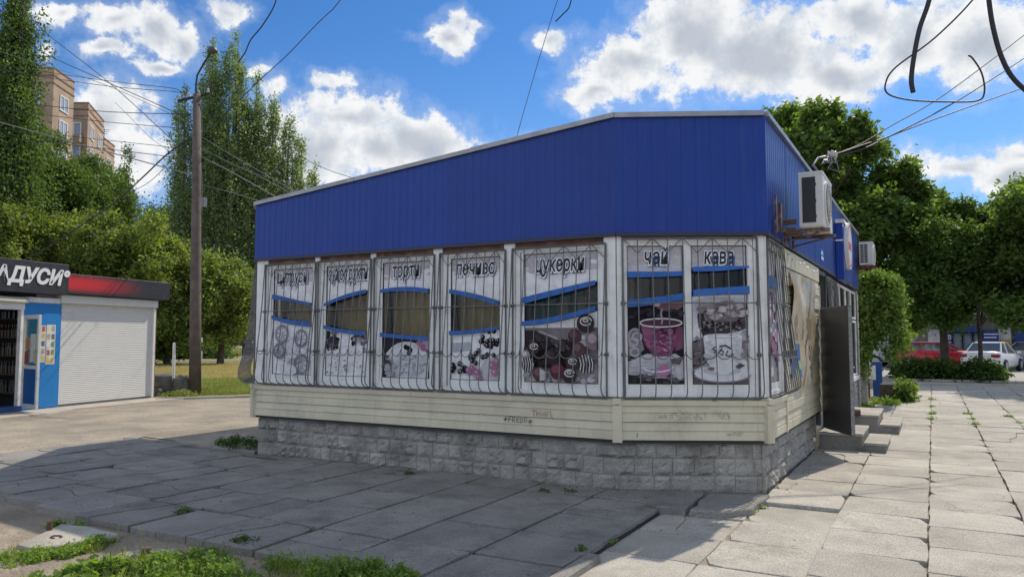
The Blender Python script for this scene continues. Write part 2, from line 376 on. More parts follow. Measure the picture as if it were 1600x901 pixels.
# lawn beyond the lot
k0, k1 = Vector((-18.2, 13.15, 0)), Vector((-16.55, 15.15, 0)); kd = (k1 - k0).normalized()
k2 = k0 + kd * 14
sheet('lawn', [(-30, 12.4), (-18.6, 12.95), (k2.x, k2.y), (-2, 40), (-14, 90), (-150, 150), (-200, 60), (-60, 12)], .006, M_lawn)
def gz(x, y): p = G(x, y, GZ); return (p.x, p.y)
drypts = [gz(225, 590), gz(420, 592), gz(560, 592), gz(560, 566), gz(420, 566.5), gz(225, 567.5)]
sheet('dry_grass_patch', jag(drypts, 1.0, .25, 5), .012, M_dry)
sheet('footpath', [gz(180, 562.5), gz(420, 561), gz(600, 560), gz(600, 556.5), gz(420, 556.8), gz(180, 558.5)], .018, M_path)
mb = MB()
for i in range(14):
    a = k0 + kd * (i * 1.0); b = k0 + kd * (i * 1.0 + .985); nn = Vector((-kd.y, kd.x, 0)) * .15
    z = GZ + .07 + rnd.uniform(-.01, .01); mb.prism([(a.x, a.y, GZ - .05), (b.x, b.y, GZ - .05), (b.x + nn.x, b.y + nn.y, GZ - .05), (a.x + nn.x, a.y + nn.y, GZ - .05)], (0, 0, z - GZ + .05))
struct('lot_kerb', mb, M_path)

# paving slabs
def slab_mesh(w, l, seed, crack=False, th=.09):
    r = random.Random(seed); mb = MB(); pts = []
    cs = [(-w / 2, -l / 2), (w / 2, -l / 2), (w / 2, l / 2), (-w / 2, l / 2)]
    for i in range(4):
        a, b = cs[i], cs[(i + 1) % 4]
        for k in range(4):
            t = k / 4; j = .006 if k else .012
            pts.append((a[0] + (b[0] - a[0]) * t + r.uniform(-j, j), a[1] + (b[1] - a[1]) * t + r.uniform(-j, j)))
    if r.random() < .5:                                         # a chipped corner
        pts[0] = (pts[0][0] + .05, pts[0][1] + .03)
    def piece(P, dz=0):
        n = len(P); cx = sum(p[0] for p in P) / n; cy = sum(p[1] for p in P) / n
        V = [(p[0], p[1], -th) for p in P] + [(p[0], p[1], -.004 + dz) for p in P] + [(cx + (p[0] - cx) * .988, cy + (p[1] - cy) * .988, dz) for p in P]
        Fc = [(i, (i + 1) % n, n + (i + 1) % n, n + i) for i in range(n)] + [(n + i, n + (i + 1) % n, 2 * n + (i + 1) % n, 2 * n + i) for i in range(n)]
        mb.add(V, Fc + [tuple(range(2 * n, 3 * n))])
    if not crack: piece(pts); return mb
    i0 = r.choice([1, 2, 3]); i1 = i0 + r.choice([7, 8, 9])
    mid = [((pts[i1][0] * (1 - t) + pts[i0][0] * t) + r.uniform(-.05, .05), (pts[i1][1] * (1 - t) + pts[i0][1] * t) + r.uniform(-.05, .05)) for t in (.25, .5, .75)]
    g = .006
    A = pts[i0:i1 + 1] + mid; B = pts[i1:] + pts[:i0 + 1] + mid[::-1]
    def shrink(P):
        cx = sum(p[0] for p in P) / len(P); cy = sum(p[1] for p in P) / len(P)
        return [(cx + (p[0] - cx) * (1 - g / .3), cy + (p[1] - cy) * (1 - g / .3)) for p in P]
    piece(shrink(A)); piece(shrink(B), -.008); return mb
paving = thing('pavement', None, None, (1.0, 12, 0)); paving['kind'] = 'structure'
bed = MB(); bed.add([(-2.32, 1.5, -.075), (6.2, 1.5, -.075), (6.2, 31, -.075), (-2.32, 31, -.075)], [(0, 1, 2, 3)]); 
bed.build('joint_bed', mat('joint_dirt', (.16, .14, .095), 1, var=.3, vscale=2, dirt=(.10, .13, .04), dscale=3, damt=.6), paving)
SM = {}
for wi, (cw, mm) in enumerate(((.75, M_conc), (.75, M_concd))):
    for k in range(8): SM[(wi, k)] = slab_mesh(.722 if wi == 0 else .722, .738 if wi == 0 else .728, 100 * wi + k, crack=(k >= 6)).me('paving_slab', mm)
SM2 = [slab_mesh(.722, 1.49, 300 + k, crack=(k == 3)).me('paving_slab', M_conc) for k in range(4)]
cols = [-2.285 + .735 * i for i in range(12)]
far = MB(); cnt = 0
for ci in range(11):
    x = cols[ci] + .368; ph = [0, 0, .0, -.28, .31, .12, -.2, .05, .2, 0, .3][ci]; y = 2.6 + ph
    rr = random.Random(50 + ci)
    while y < 30.4:
        long = ci >= 3 and rr.random() < .07
        L = 1.5 if long else .75
        yc = y + L / 2; y += L
        if x < -1.45 and yc > 8.05: continue
        if yc < 3.2 and x > .6: continue
        px_vis = x < .18 * yc + .9 or ci < 6
        z = -.012 + rr.uniform(-.003, .003) - (.03 if x < -.8 and yc < 8 else 0)
        if px_vis and cnt < 292:
            k = rr.choice([0, 1, 2, 3, 4, 5, 0, 1, 2, 3, 4, 5, 0, 1, 2, 3, 4, 5, 6, 7]) if yc < 14 else rr.randrange(6)
            me = SM2[rr.randrange(4)] if long else SM[(0, k)]
            inst(me, 'paving_slab', paving, (x + rr.uniform(-.004, .004), yc, z), rr.choice([0, pi]) + rr.uniform(-.004, .004), rr.uniform(-.0035, .0035), rr.uniform(-.0035, .0035)); cnt += 1
        else: far.box(x - .358, x + .358, yc - L / 2 + .006, yc + L / 2 - .006, -.1, z)
fo = far.build('paving_slab', M_conc, paving); fo['kind'] = 'stuff'
# raised platform in the shade in front of the shop
plat = thing('paved_platform', None, None, (-6, 6, 0)); plat['kind'] = 'structure'
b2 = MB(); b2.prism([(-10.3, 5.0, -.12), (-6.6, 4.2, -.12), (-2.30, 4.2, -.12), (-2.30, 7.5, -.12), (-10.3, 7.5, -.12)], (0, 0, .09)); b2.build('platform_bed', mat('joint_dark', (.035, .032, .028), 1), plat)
px0 = -2.30
for i in range(12):
    x = px0 - .752 * (i + .5)
    for j in range(5):
        y = 4.13 + .752 * (j + .5) + max(0, i - 5.5) * .11
        if j == 4: 
            if i > 7: continue
        if i == 11 and j < 1: continue
        if y > 7.6: continue
        rr = random.Random(i * 31 + j); k = rr.choice([0, 1, 2, 3, 4, 5]) if rr.random() < .62 or i < 2 else rr.choice([6, 7])
        if (i, j) in ((7, 0), (8, 1), (6, 1), (9, 1), (5, 1), (5, 0)): k = 6 + (i + j) % 2
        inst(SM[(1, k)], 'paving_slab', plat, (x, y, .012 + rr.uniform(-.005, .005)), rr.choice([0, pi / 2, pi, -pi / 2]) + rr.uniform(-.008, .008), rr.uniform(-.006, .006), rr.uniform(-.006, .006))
for i in range(3):          # slabs under the corner
    pass
kb = MB()
for i in range(5):          # kerb stones along the platform edge facing the pavement
    y0 = 2.9 + i * .8; 
    if y0 > 4.6: break
    kb = MB(); kb.box(-.055, .055, -.39, .39, -.14, .015, ch=.012)
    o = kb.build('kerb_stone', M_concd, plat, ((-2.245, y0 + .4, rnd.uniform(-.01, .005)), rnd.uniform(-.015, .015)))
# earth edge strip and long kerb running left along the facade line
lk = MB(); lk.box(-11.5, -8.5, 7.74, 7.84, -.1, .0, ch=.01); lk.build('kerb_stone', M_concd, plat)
# broken slab at the foot of the corner
bs = thing('broken_slab', 'broken raised concrete slab lying against the plinth under the corner of the blue shop', 'concrete slab', (-2.0, 7.4, 0))
def slabpoly(pts, z0, z1, name, par, m=M_concd):
    mb = MB(); n = len(pts); cx = sum(p[0] for p in pts) / n; cy = sum(p[1] for p in pts) / n
    V = [(p[0], p[1], z0) for p in pts] + [(p[0], p[1], z1 - .012) for p in pts] + [(cx + (p[0] - cx) * .97, cy + (p[1] - cy) * .97, z1) for p in pts]
    mb.add(V, [(i, (i + 1) % n, n + (i + 1) % n, n + i) for i in range(n)] + [(n + i, n + (i + 1) % n, 2 * n + (i + 1) % n, 2 * n + i) for i in range(n)] + [tuple(range(2 * n, 3 * n))])
    return mb.build(name, m, par)
slabpoly(jag([(-2.82, 7.58), (-2.72, 7.22), (-2.35, 6.98), (-2.06, 7.02), (-2.1, 7.85)], .2, .02, 2), -.08, .03, 'slab_piece', bs)
slabpoly(jag([(-2.05, 7.88), (-2.02, 7.03), (-1.72, 7.08), (-1.52, 7.35), (-1.5, 8.1)], .2, .02, 4), -.08, .02, 'slab_piece', bs)
# road and far pavement on the right
sheet('parking_road', [(-6, 33.0), (30, 33.0), (60, 60), (-6, 60)], .02, mat('pale_asphalt', (.36, .34, .30), .9, var=.12, vscale=.6, dirt=(.22, .21, .19), dscale=.6, damt=.5, speck=.15))
sheet('cross_path', [(-8, 31.0), (30, 31.0), (30, 32.9), (-8, 32.9)], .03, M_asph)
mbk = MB(); mbk.box(-8, 30, 30.85, 31.0, GZ - .05, .05, ch=.01); mbk.box(-8, 30, 32.9, 33.05, GZ - .05, .06, ch=.01); struct('far_kerb', mbk, M_path)

# ------------------------------------------------------------------ leaf clouds
def leaves(name, centers, sig, n, size, m, parent, seed=0, up=.35, asp=.6, lmin=None, kind=None):
    "centers: (K,3) cluster centres, sig: cluster spread (scalar or K x 3); n leaves in all"
    rg = np.random.default_rng(seed); C = np.asarray(centers, float); K = len(C)
    idx = rg.integers(0, K, n)
    S = np.broadcast_to(np.asarray(sig, float).reshape(-1, 1) if np.ndim(sig) == 1 else np.asarray(sig, float), (K, 3)) if np.ndim(sig) != 0 else np.full((K, 3), sig)
    pos = C[idx] + rg.normal(size=(n, 3)) * S[idx]
    nr = rg.normal(size=(n, 3)); nr[:, 2] = np.abs(nr[:, 2]) + up; nr /= np.linalg.norm(nr, axis=1)[:, None]
    a = np.cross(nr, rg.normal(size=(n, 3))); a /= np.linalg.norm(a, axis=1)[:, None]; b = np.cross(nr, a)
    s = size * rg.uniform(.6, 1.35, n)[:, None]
    a *= s; b *= s * asp
    V = np.stack([pos - a, pos - b * .9 + a * .1 + nr * s * .12, pos + a, pos + b * .9 + a * .1 + nr * s * .12], 1).reshape(-1, 3)
    if lmin is not None: V[:, 2] = np.maximum(V[:, 2], lmin)
    me = bpy.data.meshes.new(name); me.vertices.add(4 * n); me.vertices.foreach_set('co', V.astype(np.float32).ravel())
    me.loops.add(4 * n); me.loops.foreach_set('vertex_index', np.arange(4 * n, dtype=np.int32))
    me.polygons.add(n); me.polygons.foreach_set('loop_start', np.arange(0, 4 * n, 4, dtype=np.int32))
    me.polygons.foreach_set('loop_total', np.full(n, 4, dtype=np.int32))
    me.update(calc_edges=True); me.materials.append(m)
    o = bpy.data.objects.new(name, me); COL.objects.link(o); put(o, parent)
    if kind: o['kind'] = kind
    return o
def clusters(blobs, dens, seed, shell=.5):
    rg = np.random.default_rng(seed); out = []
    for (x, y, z, rx, ry, rz) in blobs:
        k = max(4, int(dens * (rx * ry * rz) ** (2 / 3)))
        d = rg.normal(size=(k, 3)); d /= np.linalg.norm(d, axis=1)[:, None]
        r = rg.uniform(shell, 1.0, k)[:, None]
        out.append(np.array([[x, y, z]]) + d * r * np.array([[rx, ry, rz]]))
    return np.concatenate(out)
def limbs(mb, base, tips, r0, seed, fork=.35):
    r = random.Random(seed); base = Vector(base)
    for t in tips:
        t = Vector(t); mid = base.lerp(t, .45) + Vector((r.uniform(-.1, .1), r.uniform(-.1, .1), .12)) * (t - base).length * .5
        q = base.lerp(mid, .5); pts = [base, q, mid, mid.lerp(t, .6), t]
        mb.tube(pts, [r0, r0 * .8, r0 * .6, r0 * .35, r0 * .12], 5)
        for k in range(3):
            s = mid.lerp(t, r.uniform(.0, .7)); e = s + Vector((r.uniform(-1, 1), r.uniform(-1, 1), r.uniform(.1, .9))) * (t - base).length * .28
            mb.tube([s, s.lerp(e, .5) + Vector((0, 0, .05)), e], [r0 * .32, r0 * .2, r0 * .07], 4)
def round_tree(name, label, cat, base, h, blobs, tr, n, lsize, m, seed, group=None, dens=26, sig=.32, bark=None, cb=.35, nl=9, trunk_lean=(0, 0), shell=.5):
    t = thing(name, label, cat, base, group); B = Vector(base)
    mb = MB(); tp = B + Vector((trunk_lean[0], trunk_lean[1], h * cb))
    mb.tube([B - Vector((0, 0, .1)), B + Vector((0, 0, .15)), B.lerp(tp, .5) + Vector((.03, .05, 0)), tp, tp + Vector((.1, 0, h * .25))], [tr * 1.5, tr * 1.15, tr, tr * .8, tr * .4], 9)
    r = random.Random(seed); bl = sorted(blobs, key=lambda q: r.random())[:nl]
    limbs(mb, tp - Vector((0, 0, h * .06)), [(q[0], q[1], q[2]) for q in bl], tr * .55, seed)
    mb.build('trunk', bark or M_bark, t, smooth=True)
    leaves('crown', clusters(blobs, dens, seed, shell), sig, n, lsize, m, t, seed)
    return t
def blobcrown(c, R, H, k, seed, br=.42):
    "irregular heap of leaf masses filling an ellipsoid of radius R and half height H"
    r = random.Random(seed); out = []
    while len(out) < k:
        x, y, z = r.uniform(-1, 1), r.uniform(-1, 1), r.uniform(-1, 1)
        d = sqrt(x * x + y * y + z * z)
        if d > 1 or d < .35: continue
        s = r.uniform(.7, 1.2) * br
        out.append((c[0] + x * R * .78, c[1] + y * R * .78, c[2] + z * H * .78, R * s, R * s, H * s * .8))
    return out

# poplars: steep branches
def poplar(name, label, base, h, rad, n, seed, m=L_pop, stems=16, lsize=.17, lean=(0, 0), group=None, low=.12):
    t = thing(name, label, 'poplar tree', base, group); B = Vector(base); r = random.Random(seed); cl = []; sg = []
    mb = MB(); mb.tube([B, B + Vector((lean[0] * .3, lean[1] * .3, h * .3)), B + Vector((lean[0], lean[1], h * .9))], [rad * .17, rad * .12, .04], 8)
    for i in range(stems):
        a = r.uniform(0, 2 * pi); hb = h * r.uniform(low * .5, .45); top = h * (r.uniform(.45, .97) if i else 1.0); rr = rad * sqrt(r.uniform(.05, 1)) * (1.15 - .88 * top / h)
        if i == 0: rr = .1
        f = top / h
        x1 = B.x + lean[0] * f + rr * cos(a); y1 = B.y + lean[1] * f + rr * sin(a)
        xb = B.x + lean[0] * hb / h; yb = B.y + lean[1] * hb / h
        pts = []
        for k in range(9):
            s = k / 8; e = s ** .6
            pts.append(Vector((xb + (x1 - xb) * e, yb + (y1 - yb) * e, B.z + hb + (top - hb) * s)))
        mb.tube(pts, [.10 * (1 - .9 * k / 8) * rad / 2 + .01 for k in range(9)], 4)
        m_ = int((top - hb) * 2.2)
        for k in range(m_):
            s = r.uniform(.04, 1) ** .85; q = pts[min(7, int(s * 8))].lerp(pts[min(8, int(s * 8) + 1)], (s * 8) % 1 if s < 1 else 0)
            wd = rad * .34 * (1.1 - s) + .13
            cl.append((q.x + r.gauss(0, wd), q.y + r.gauss(0, wd), q.z)); w_ = .16 + .22 * rad / 2.6 * (1.1 - s) * r.uniform(.5, 1.3); sg.append((w_, w_, w_ * 2.3))
    mb.build('trunk', M_barkp, t, smooth=True)
    leaves('crown', cl, np.array(sg), int(n * .78), lsize, m, t, seed, up=.1)
    return t
def tp(px, D, z=GZ):
    d = ray(px, 528); k = D / d.dot(FW); p = CAM + d * k; return Vector((p.x, p.y, z))
def hpx(y, D): return 1.6 + (528 - y) * D / FPX * 1.0 + .0
for (lab, px, D, ytop, rad, n, sd_, lean) in (
        ('tallest poplar right behind the concrete utility pole, its top touching the lamp', 352, 70, 45, 3.4, 52000, 1, (.6, 0)),
        ('poplar nearly as tall, directly behind the crossarm of the utility pole', 322, 69, 54, 3.0, 40000, 2, (-.2, 0)),
        ('poplar bulging out at the left flank of the clump left of the pole', 284, 68, 132, 2.3, 24000, 7, (-.5, 0)),
        ('poplar with a slim pointed top right of the tallest one', 386, 71, 108, 2.6, 30000, 3, (.4, 0)),
        ('poplar with a broad blunt top halfway down towards the blue roof', 414, 72, 140, 2.6, 28000, 4, (.5, 0)),
        ('slender poplar between the blunt topped one and the roof end', 440, 73, 180, 2.2, 20000, 8, (.4, 0)),
        ('lower poplar just above the left end of the blue roof', 460, 74, 212, 2.0, 15000, 5, (.6, 0)),
        ('lowest poplar at the right end of the clump touching the blue roof', 482, 76, 255, 1.7, 11000, 6, (.5, 0))):
    poplar('poplar_tree', lab, tp(px, D), (hpx(ytop, D)) - GZ, rad, n, sd_, lean=lean, group='poplars behind the utility pole', lsize=.115, stems=22 if n > 22000 else 13)
poplar('poplar_tree', 'huge dark poplar at the left edge of the photo rising out of the frame', tp(2, 44), 25.5, 2.5, 62000, 11, stems=26, lsize=.10, m=L_spruce)
poplar('poplar_tree', 'small dark poplar to the right of the brick apartment block', tp(186, 66), hpx(228, 66), 1.5, 14000, 12, m=L_dark, stems=9, lsize=.11)
# trees in front of the apartment block
for (lab, px, D, yt, R, H, n, m, sd_, cat) in (
        ('dark leafy tree covering the lower left of the brick apartment block', 60, 52, 178, 4.3, 5.6, 22000, L_spruce, 21, 'tree'),
        ('feathery darker tree in front of the middle apartment section', 138, 56, 232, 3.3, 3.4, 11000, L_spruce, 22, 'tree'),
        ('dark round treetop showing in the gap left of the utility pole', 232, 80, 303, 3.6, 3.2, 7000, L_dark, 23, 'tree')):
    b = tp(px, D); ht = hpx(yt, D); cz = ht - H
    round_tree('leafy_tree', lab, cat, b, ht, blobcrown((b.x, b.y, cz), R, H, 22, sd_), .3, n * 2, .12, m, sd_, dens=5.5, sig=.33, shell=.25, cb=.4)
# lime green row behind the kiosk
for (lab, px, D, yt, R, H, n, sd_) in (
        ('bright green tree at the far left above the black kiosk sign', 0, 44, 305, 4.4, 4.0, 24000, 31),
        ('bright green tree above the seam of the two kiosk signs', 95, 45, 296, 4.2, 4.4, 26000, 32),
        ('bright green tree above the red kiosk sign', 185, 46, 318, 4.2, 4.4, 26000, 33),
        ('bright green tree between the kiosk and the utility pole', 262, 47, 352, 3.6, 4.4, 22000, 34),
        ('lower bright green tree just right of the utility pole', 345, 48, 388, 3.0, 3.2, 17000, 35)):
    b = tp(px, D); ht = hpx(yt, D); cz = max(H * .82 + .6, ht - H)
    bl = blobcrown((b.x, b.y, cz), R, ht - cz, 26, sd_, .40) + ([(b.x + q[0] * R * .5, b.y + q[1] * R * .4, 1.7, R * .45, R * .4, 1.3) for q in ((-1, 0), (0, .5), (1, 0))] if sd_ < 35 else [])
    round_tree('leafy_tree', lab, 'tree', b, ht, bl, .2, int(n * 1.8), .115, L_bush, sd_, group='row of bright green trees behind the kiosk', dens=5.5, sig=.27, shell=.2, cb=.3)
# dark undergrowth and far trees closing the horizon
rg = np.random.default_rng(5)
def hedge(name, p0, p1, h, n, m, seed, ls=.2, dep=1.5, kind='stuff', K=140, label=None):
    rg = np.random.default_rng(seed); t = rg.uniform(0, 1, K)[:, None]; C = np.array(p0)[None] * (1 - t) + np.array(p1)[None] * t
    C = np.concatenate([C, np.zeros((K, 1))], 1) if C.shape[1] == 2 else C
    C[:, 0] += rg.normal(size=K) * dep * .4; C[:, 1] += rg.normal(size=K) * dep * .4
    C[:, 2] = rg.uniform(.05, .85, K) * h * (0.75 + .25 * np.sin(t[:, 0] * 37 + seed)) 
    o = leaves(name, C, (h * .10 + .12) , n, ls, m, None, seed, lmin=GZ); o['kind'] = kind
    if label: o['label'] = label
    return o
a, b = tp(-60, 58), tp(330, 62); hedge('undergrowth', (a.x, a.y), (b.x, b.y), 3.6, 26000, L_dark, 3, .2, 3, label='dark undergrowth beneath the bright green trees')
a, b = tp(-300, 130), tp(520, 135); hedge('distant_trees', (a.x, a.y), (b.x, b.y), 9, 26000, L_dark, 4, .55, 8, K=200, label='far band of trees beyond the grass on the left')
a, b = tp(1330, 92), tp(2000, 80); hedge('distant_trees', (a.x, a.y), (b.x, b.y), 9, 16000, L_dark, 6, .5, 7, K=160, label='far band of trees beyond the right hand building')

# right side trees
def T(px, Y): d = ray(px, 528); k = Y / d.y; p = CAM + d * k; return Vector((p.x, p.y, GZ))
b = T(1322, 36); D = Vector((b.x, b.y, 0)).dot(F0)
bl = []
for (px, py, R) in ((1225, 200, 1.1), (1250, 245, 1.5), (1240, 190, .8), (1275, 185, 1.1), (1300, 215, 1.5), (1330, 205, 1.1), (1285, 265, 1.7), (1345, 250, 1.5), (1370, 235, 1.1), (1330, 300, 1.9), (1380, 290, 1.4), (1405, 275, .9),
                    (1300, 330, 1.8), (1360, 350, 1.9), (1400, 330, 1.2), (1400, 385, 1.5), (1330, 400, 1.8), (1430, 350, 1.0), (1415, 430, 1.5), (1370, 450, 1.6), (1255, 310, 1.4), (1440, 300, .55), (1455, 318, .5), (1425, 480, 1.3), (1340, 480, 1.4), (1220, 235, 1.0), (1270, 400, 1.5), (1445, 395, 1.0)):
    p = at(px, py, D + rnd.uniform(-2.2, 2.2)); bl.append((p.x, p.y, p.z, R * .80, R * .80, R * .60))
round_tree('maple_tree', 'large leafy maple rising behind the air conditioners on the right', 'maple tree', b, 12.4, bl, .3, 72000, .13, L_maple, 41, dens=8, sig=.22, cb=.3, nl=16, shell=.35)
for (lab, px, Y, pts, n, tr, sd_) in (
        ('slender dark tree with arching crown between the red and the white car', 1474, 34.5, ((1440, 385, 1.5), (1480, 370, 1.4), (1505, 350, 1.2), (1520, 385, 1.5), (1455, 430, 1.6), (1500, 430, 1.6), (1540, 420, 1.3), (1430, 470, 1.3), (1475, 480, 1.3), (1520, 475, 1.2), (1485, 335, .9), (1515, 335, .8), (1465, 350, .8)), 22000, .16, 42),
        ('thin leaning tree in front of the white car', 1530, 34.2, ((1535, 395, 1.3), (1560, 425, 1.4), (1575, 375, 1.3), (1545, 455, 1.1), (1590, 455, 1.2), (1590, 410, 1.2), (1545, 345, .8)), 15000, .08, 43),
        ('leafy tree reaching in from the right edge of the photo', 1640, 33, ((1600, 330, 1.2), (1580, 355, 1.0), (1640, 330, 1.5), (1610, 400, 1.3), (1660, 400, 1.7), (1600, 300, .7), (1630, 470, 1.4), (1590, 490, 1.0), (1680, 350, 1.5)), 18000, .15, 44)):
    b = T(px, Y); D = Vector((b.x, b.y, 0)).dot(F0); bl = []
    for (qx, qy, R) in pts:
        p = at(qx, qy, D + rnd.uniform(-1.6, 1.6)); bl.append((p.x, p.y, p.z, R * .88, R * .88, R * .62))
    round_tree('leafy_tree', lab, 'tree', b, 7.5, bl, tr, int(n * 1.7), .095, L_maple if sd_ == 44 else L_dark, sd_, dens=10, sig=.22, cb=.33, nl=9, group='street trees by the parked cars', shell=.3)
for (lab, px0, px1, Y, h, n, sd_) in (('dark low bush in front of the red car beside the tree trunk', 1395, 1500, 33.6, .85, 5500, 51), ('round dark bush at the foot of the thin tree before the white car', 1504, 1562, 33.5, .75, 4000, 52)):
    a, b = T(px0, Y), T(px1, Y); K = 60; rg = np.random.default_rng(sd_); t = rg.uniform(0, 1, K)
    C = np.stack([a.x + (b.x - a.x) * t, a.y + rg.normal(size=K) * .35, h * rg.uniform(.05, .8, K) * (1 - .5 * (2 * t - 1) ** 4)], 1)
    tag(leaves('bush', C, .14, n, .075, L_dark, None, sd_, lmin=GZ), lab, 'bush')

# ------------------------------------------------------------------ the shop
shop = thing('corner_shop', 'blue and cream corner shop with barred poster windows standing on the paving', 'shop', (-5.5, 12, 0))
WA = Vector((-8.28, 7.55, 0)); WB = Vector((-2.918, 7.55, 0)); WC = Vector((-1.542, 8.24, 0)); WD = Vector((-1.50, 18.9, 0)); WL = Vector((-10.3, 9.8, 0)); WE = Vector((-10.3, 18.9, 0))
def seg(A, B): d = B - A; return (A, atan2(d.y, d.x)), d.length
def roofz(x): return 3.985 if x > -2.9 else 3.985 - (-2.9 - x) * .0905
# plinth blocks
def block_mesh(wd, h, seed, ring):
    r = random.Random(seed); mb = MB(); nx, nz = 5, 5; V = []
    for j in range(nz + 1):
        for i in range(nx + 1):
            e = min(i, nx - i, j, nz - j); cx, cz = (i / nx - .5) * 2, (j / nz - .5) * 2; q = hypot(cx, cz)
            d = 0 if e == 0 else .022 + r.uniform(-.013, .014)
            if e and ring and .3 < q < .75: d += .010
            V.append((-wd / 2 + wd * i / nx, -d, h * j / nz))
    Fc = [(j * (nx + 1) + i, j * (nx + 1) + i + 1, (j + 1) * (nx + 1) + i + 1, (j + 1) * (nx + 1) + i) for j in range(nz) for i in range(nx)]
    return mb.add(V, Fc).me('plinth_block', M_plinth)
BM = {(h, k): block_mesh(.198, h, int(h * 100) + k, k % 3 == 0) for h in (.172, .145) for k in range(6)}
def plinth(A, B, solid=False):
    fr, L = seg(A, B)
    mb = MB(); mb.box(0.02, L - .02, .055, .25, -.12, .56); mb.build('plinth_wall', mat('mortar', (.22, .21, .185), 1, bump=.004, var=.2), shop, fr)
    if solid: return
    n = int(round(L / .2)); wv_ = L / n; d = Vector((cos(fr[1]), sin(fr[1]), 0)); nin = Vector((-d.y, d.x, 0)); rr = random.Random(int(L * 100))
    for row, (z0, h) in enumerate(((-.01, .172), (.168, .172), (.346, .145))):
        e = [0.0]
        while e[-1] < L - .27: e.append(e[-1] + rr.choice([.17, .19, .2, .21, .23, .26]))
        e.append(L)
        for u0, u1 in zip(e, e[1:]):
            p = A + d * ((u0 + u1) / 2) + nin * .05
            o = inst(BM[(h, rr.randrange(6))], 'plinth_block', shop, (p.x, p.y, z0 + .003 + rr.uniform(-.003, .003)), fr[1] + rr.uniform(-.012, .012)); o.scale = ((u1 - u0) / .2 * rr.uniform(.97, 1.005), rr.uniform(.3, 1.5), rr.uniform(.96, 1.01))
# siding boards
def siding(A, B, z0, z1, nb, proud=.035, cap=True, u0=0, u1=None):
    fr, L = seg(A, B); u1 = L if u1 is None else u1; ph = (z1 - z0 - (.05 if cap else 0)) / nb
    for k in range(nb):
        z = z0 + ph * k; mb = MB()
        pr = [(u0 + .03, -proud - .014, z + .004), (u0 + .03, -proud - .012, z + ph * .45), (u0 + .03, -proud + .001, z + ph * .5), (u0 + .03, -proud - .010, z + ph * .55), (u0 + .03, -proud + .004, z + ph - .002), (u0 + .03, 0, z + ph - .002), (u0 + .03, 0, z + .004)]
        mb.prism(pr, (u1 - u0 - .06, 0, 0)); mb.build('siding_board', M_side, shop, fr)
    for u in (u0, u1 - .03):
        mb = MB(); mb.box(u, u + .03, -proud - .022, .02, z0 - .012, z1 - .045, ch=.004); mb.build('corner_trim', M_side, shop, fr)
    if cap:
        mb = MB(); mb.prism([(u0, -proud - .028, z1 - .062), (u0, -proud - .03, z1 - .012), (u0, .02, z1 + .012), (u0, .02, z1 - .062)], (u1 - u0, 0, 0)); mb.build('sill_board', M_side, shop, fr)
    mb = MB(); mb.box(u0, u1, -proud + .002, .05, z0 - .028, z0 - .004); mb.build('drip_edge', M_dark, shop, fr)
# ribbed blue fascia in sheets
def fascia(A, B, z0, zt, sheetw=1.15, proud=.06, e0=.0, e1=.0, rib=.004):
    fr, L = seg(A, B); n = max(1, int(round(L / sheetw))); sw = L / n; d = Vector((cos(fr[1]), sin(fr[1]), 0))
    for i in range(n):
        mb = MB(); m_ = 10; pitch = sw / m_; us = []
        for k in range(m_):
            u = i * sw + k * pitch
            us += [(u if (i or k) else -e0, 0), (u + pitch * .42, 0), (u + pitch * .47, rib), (u + pitch * .57, rib), (u + pitch * .62, 0)]
        us.append(((i + 1) * sw + (e1 if i == n - 1 else 0), 0))
        V = []
        for (u, dp) in us:
            xw = (A + d * u).x; q_ = -.0025 * (i % 2); V += [(u, -proud + dp + q_, z0), (u, -proud + dp + q_, zt(xw) - .01)]
        mb.add(V, [(2 * k, 2 * k + 2, 2 * k + 3, 2 * k + 1) for k in range(len(us) - 1)]); mb.build('fascia_sheet', M_blue, shop, fr)
    mb = MB(); mb.box(-e0, L + e1, -proud - .012, .02, z0 - .035, z0 + .004); mb.build('drip_trim', mat('dark_navy_trim', (.02, .022, .05), .5), shop, fr)
    # roof flashing in lengths
    m_ = max(1, int(round(L / 2)))
    for i in range(m_):
        u0, u1 = L * i / m_ + (.003 if i else -.02), L * (i + 1) / m_ + (.006 if i < m_ - 1 else .02)
        za, zb = zt((A + d * u0).x), zt((A + d * u1).x); e = .0 if i % 2 else .003
        mb = MB(); pa = [(u0, -proud - .035 - e, za - .028), (u0, -proud - .035 - e, za + .022 + e), (u0, .25, za + .03 + e), (u0, .25, za)]
        pb = [(u1, p[1], p[2] - za + zb) for p in pa]
        mb.add(pa + pb, [(0, 1, 2, 3), (7, 6, 5, 4)] + [(k, (k + 1) % 4, 4 + (k + 1) % 4, 4 + k) for k in range(4)]); mb.build('roof_flashing', M_trim, shop, fr)
    bk = MB()
    V = []
    for k in range(9):
        u = L * k / 8; xw = (A + d * u).x; V += [(u, .04, z0), (u, .04, zt(xw) - .02)]
    bk.add(V, [(2 * k, 2 * k + 2, 2 * k + 3, 2 * k + 1) for k in range(8)]); bk.build('fascia_backing', M_dark, shop, fr)
for (A, B) in ((WA, WB), (WB, WC)): plinth(A, B)
plinth(WC, Vector((-1.515, 12.0, 0))); plinth(Vector((-1.512, 12.02, 0)), WD, True); plinth(WL, WA, True); plinth(WE, WL, True)
for (A, B) in ((WA, WB), (WB, WC), (WL, WA)): siding(A, B, .54, .965, 2)
siding(WC, Vector((-1.515, 12.2, 0)), .54, .965, 2, u0=0, u1=.95); 
siding(WC, Vector((-1.515, 12.2, 0)), .54, 2.44, 9, cap=False, u0=.95, u1=3.96)
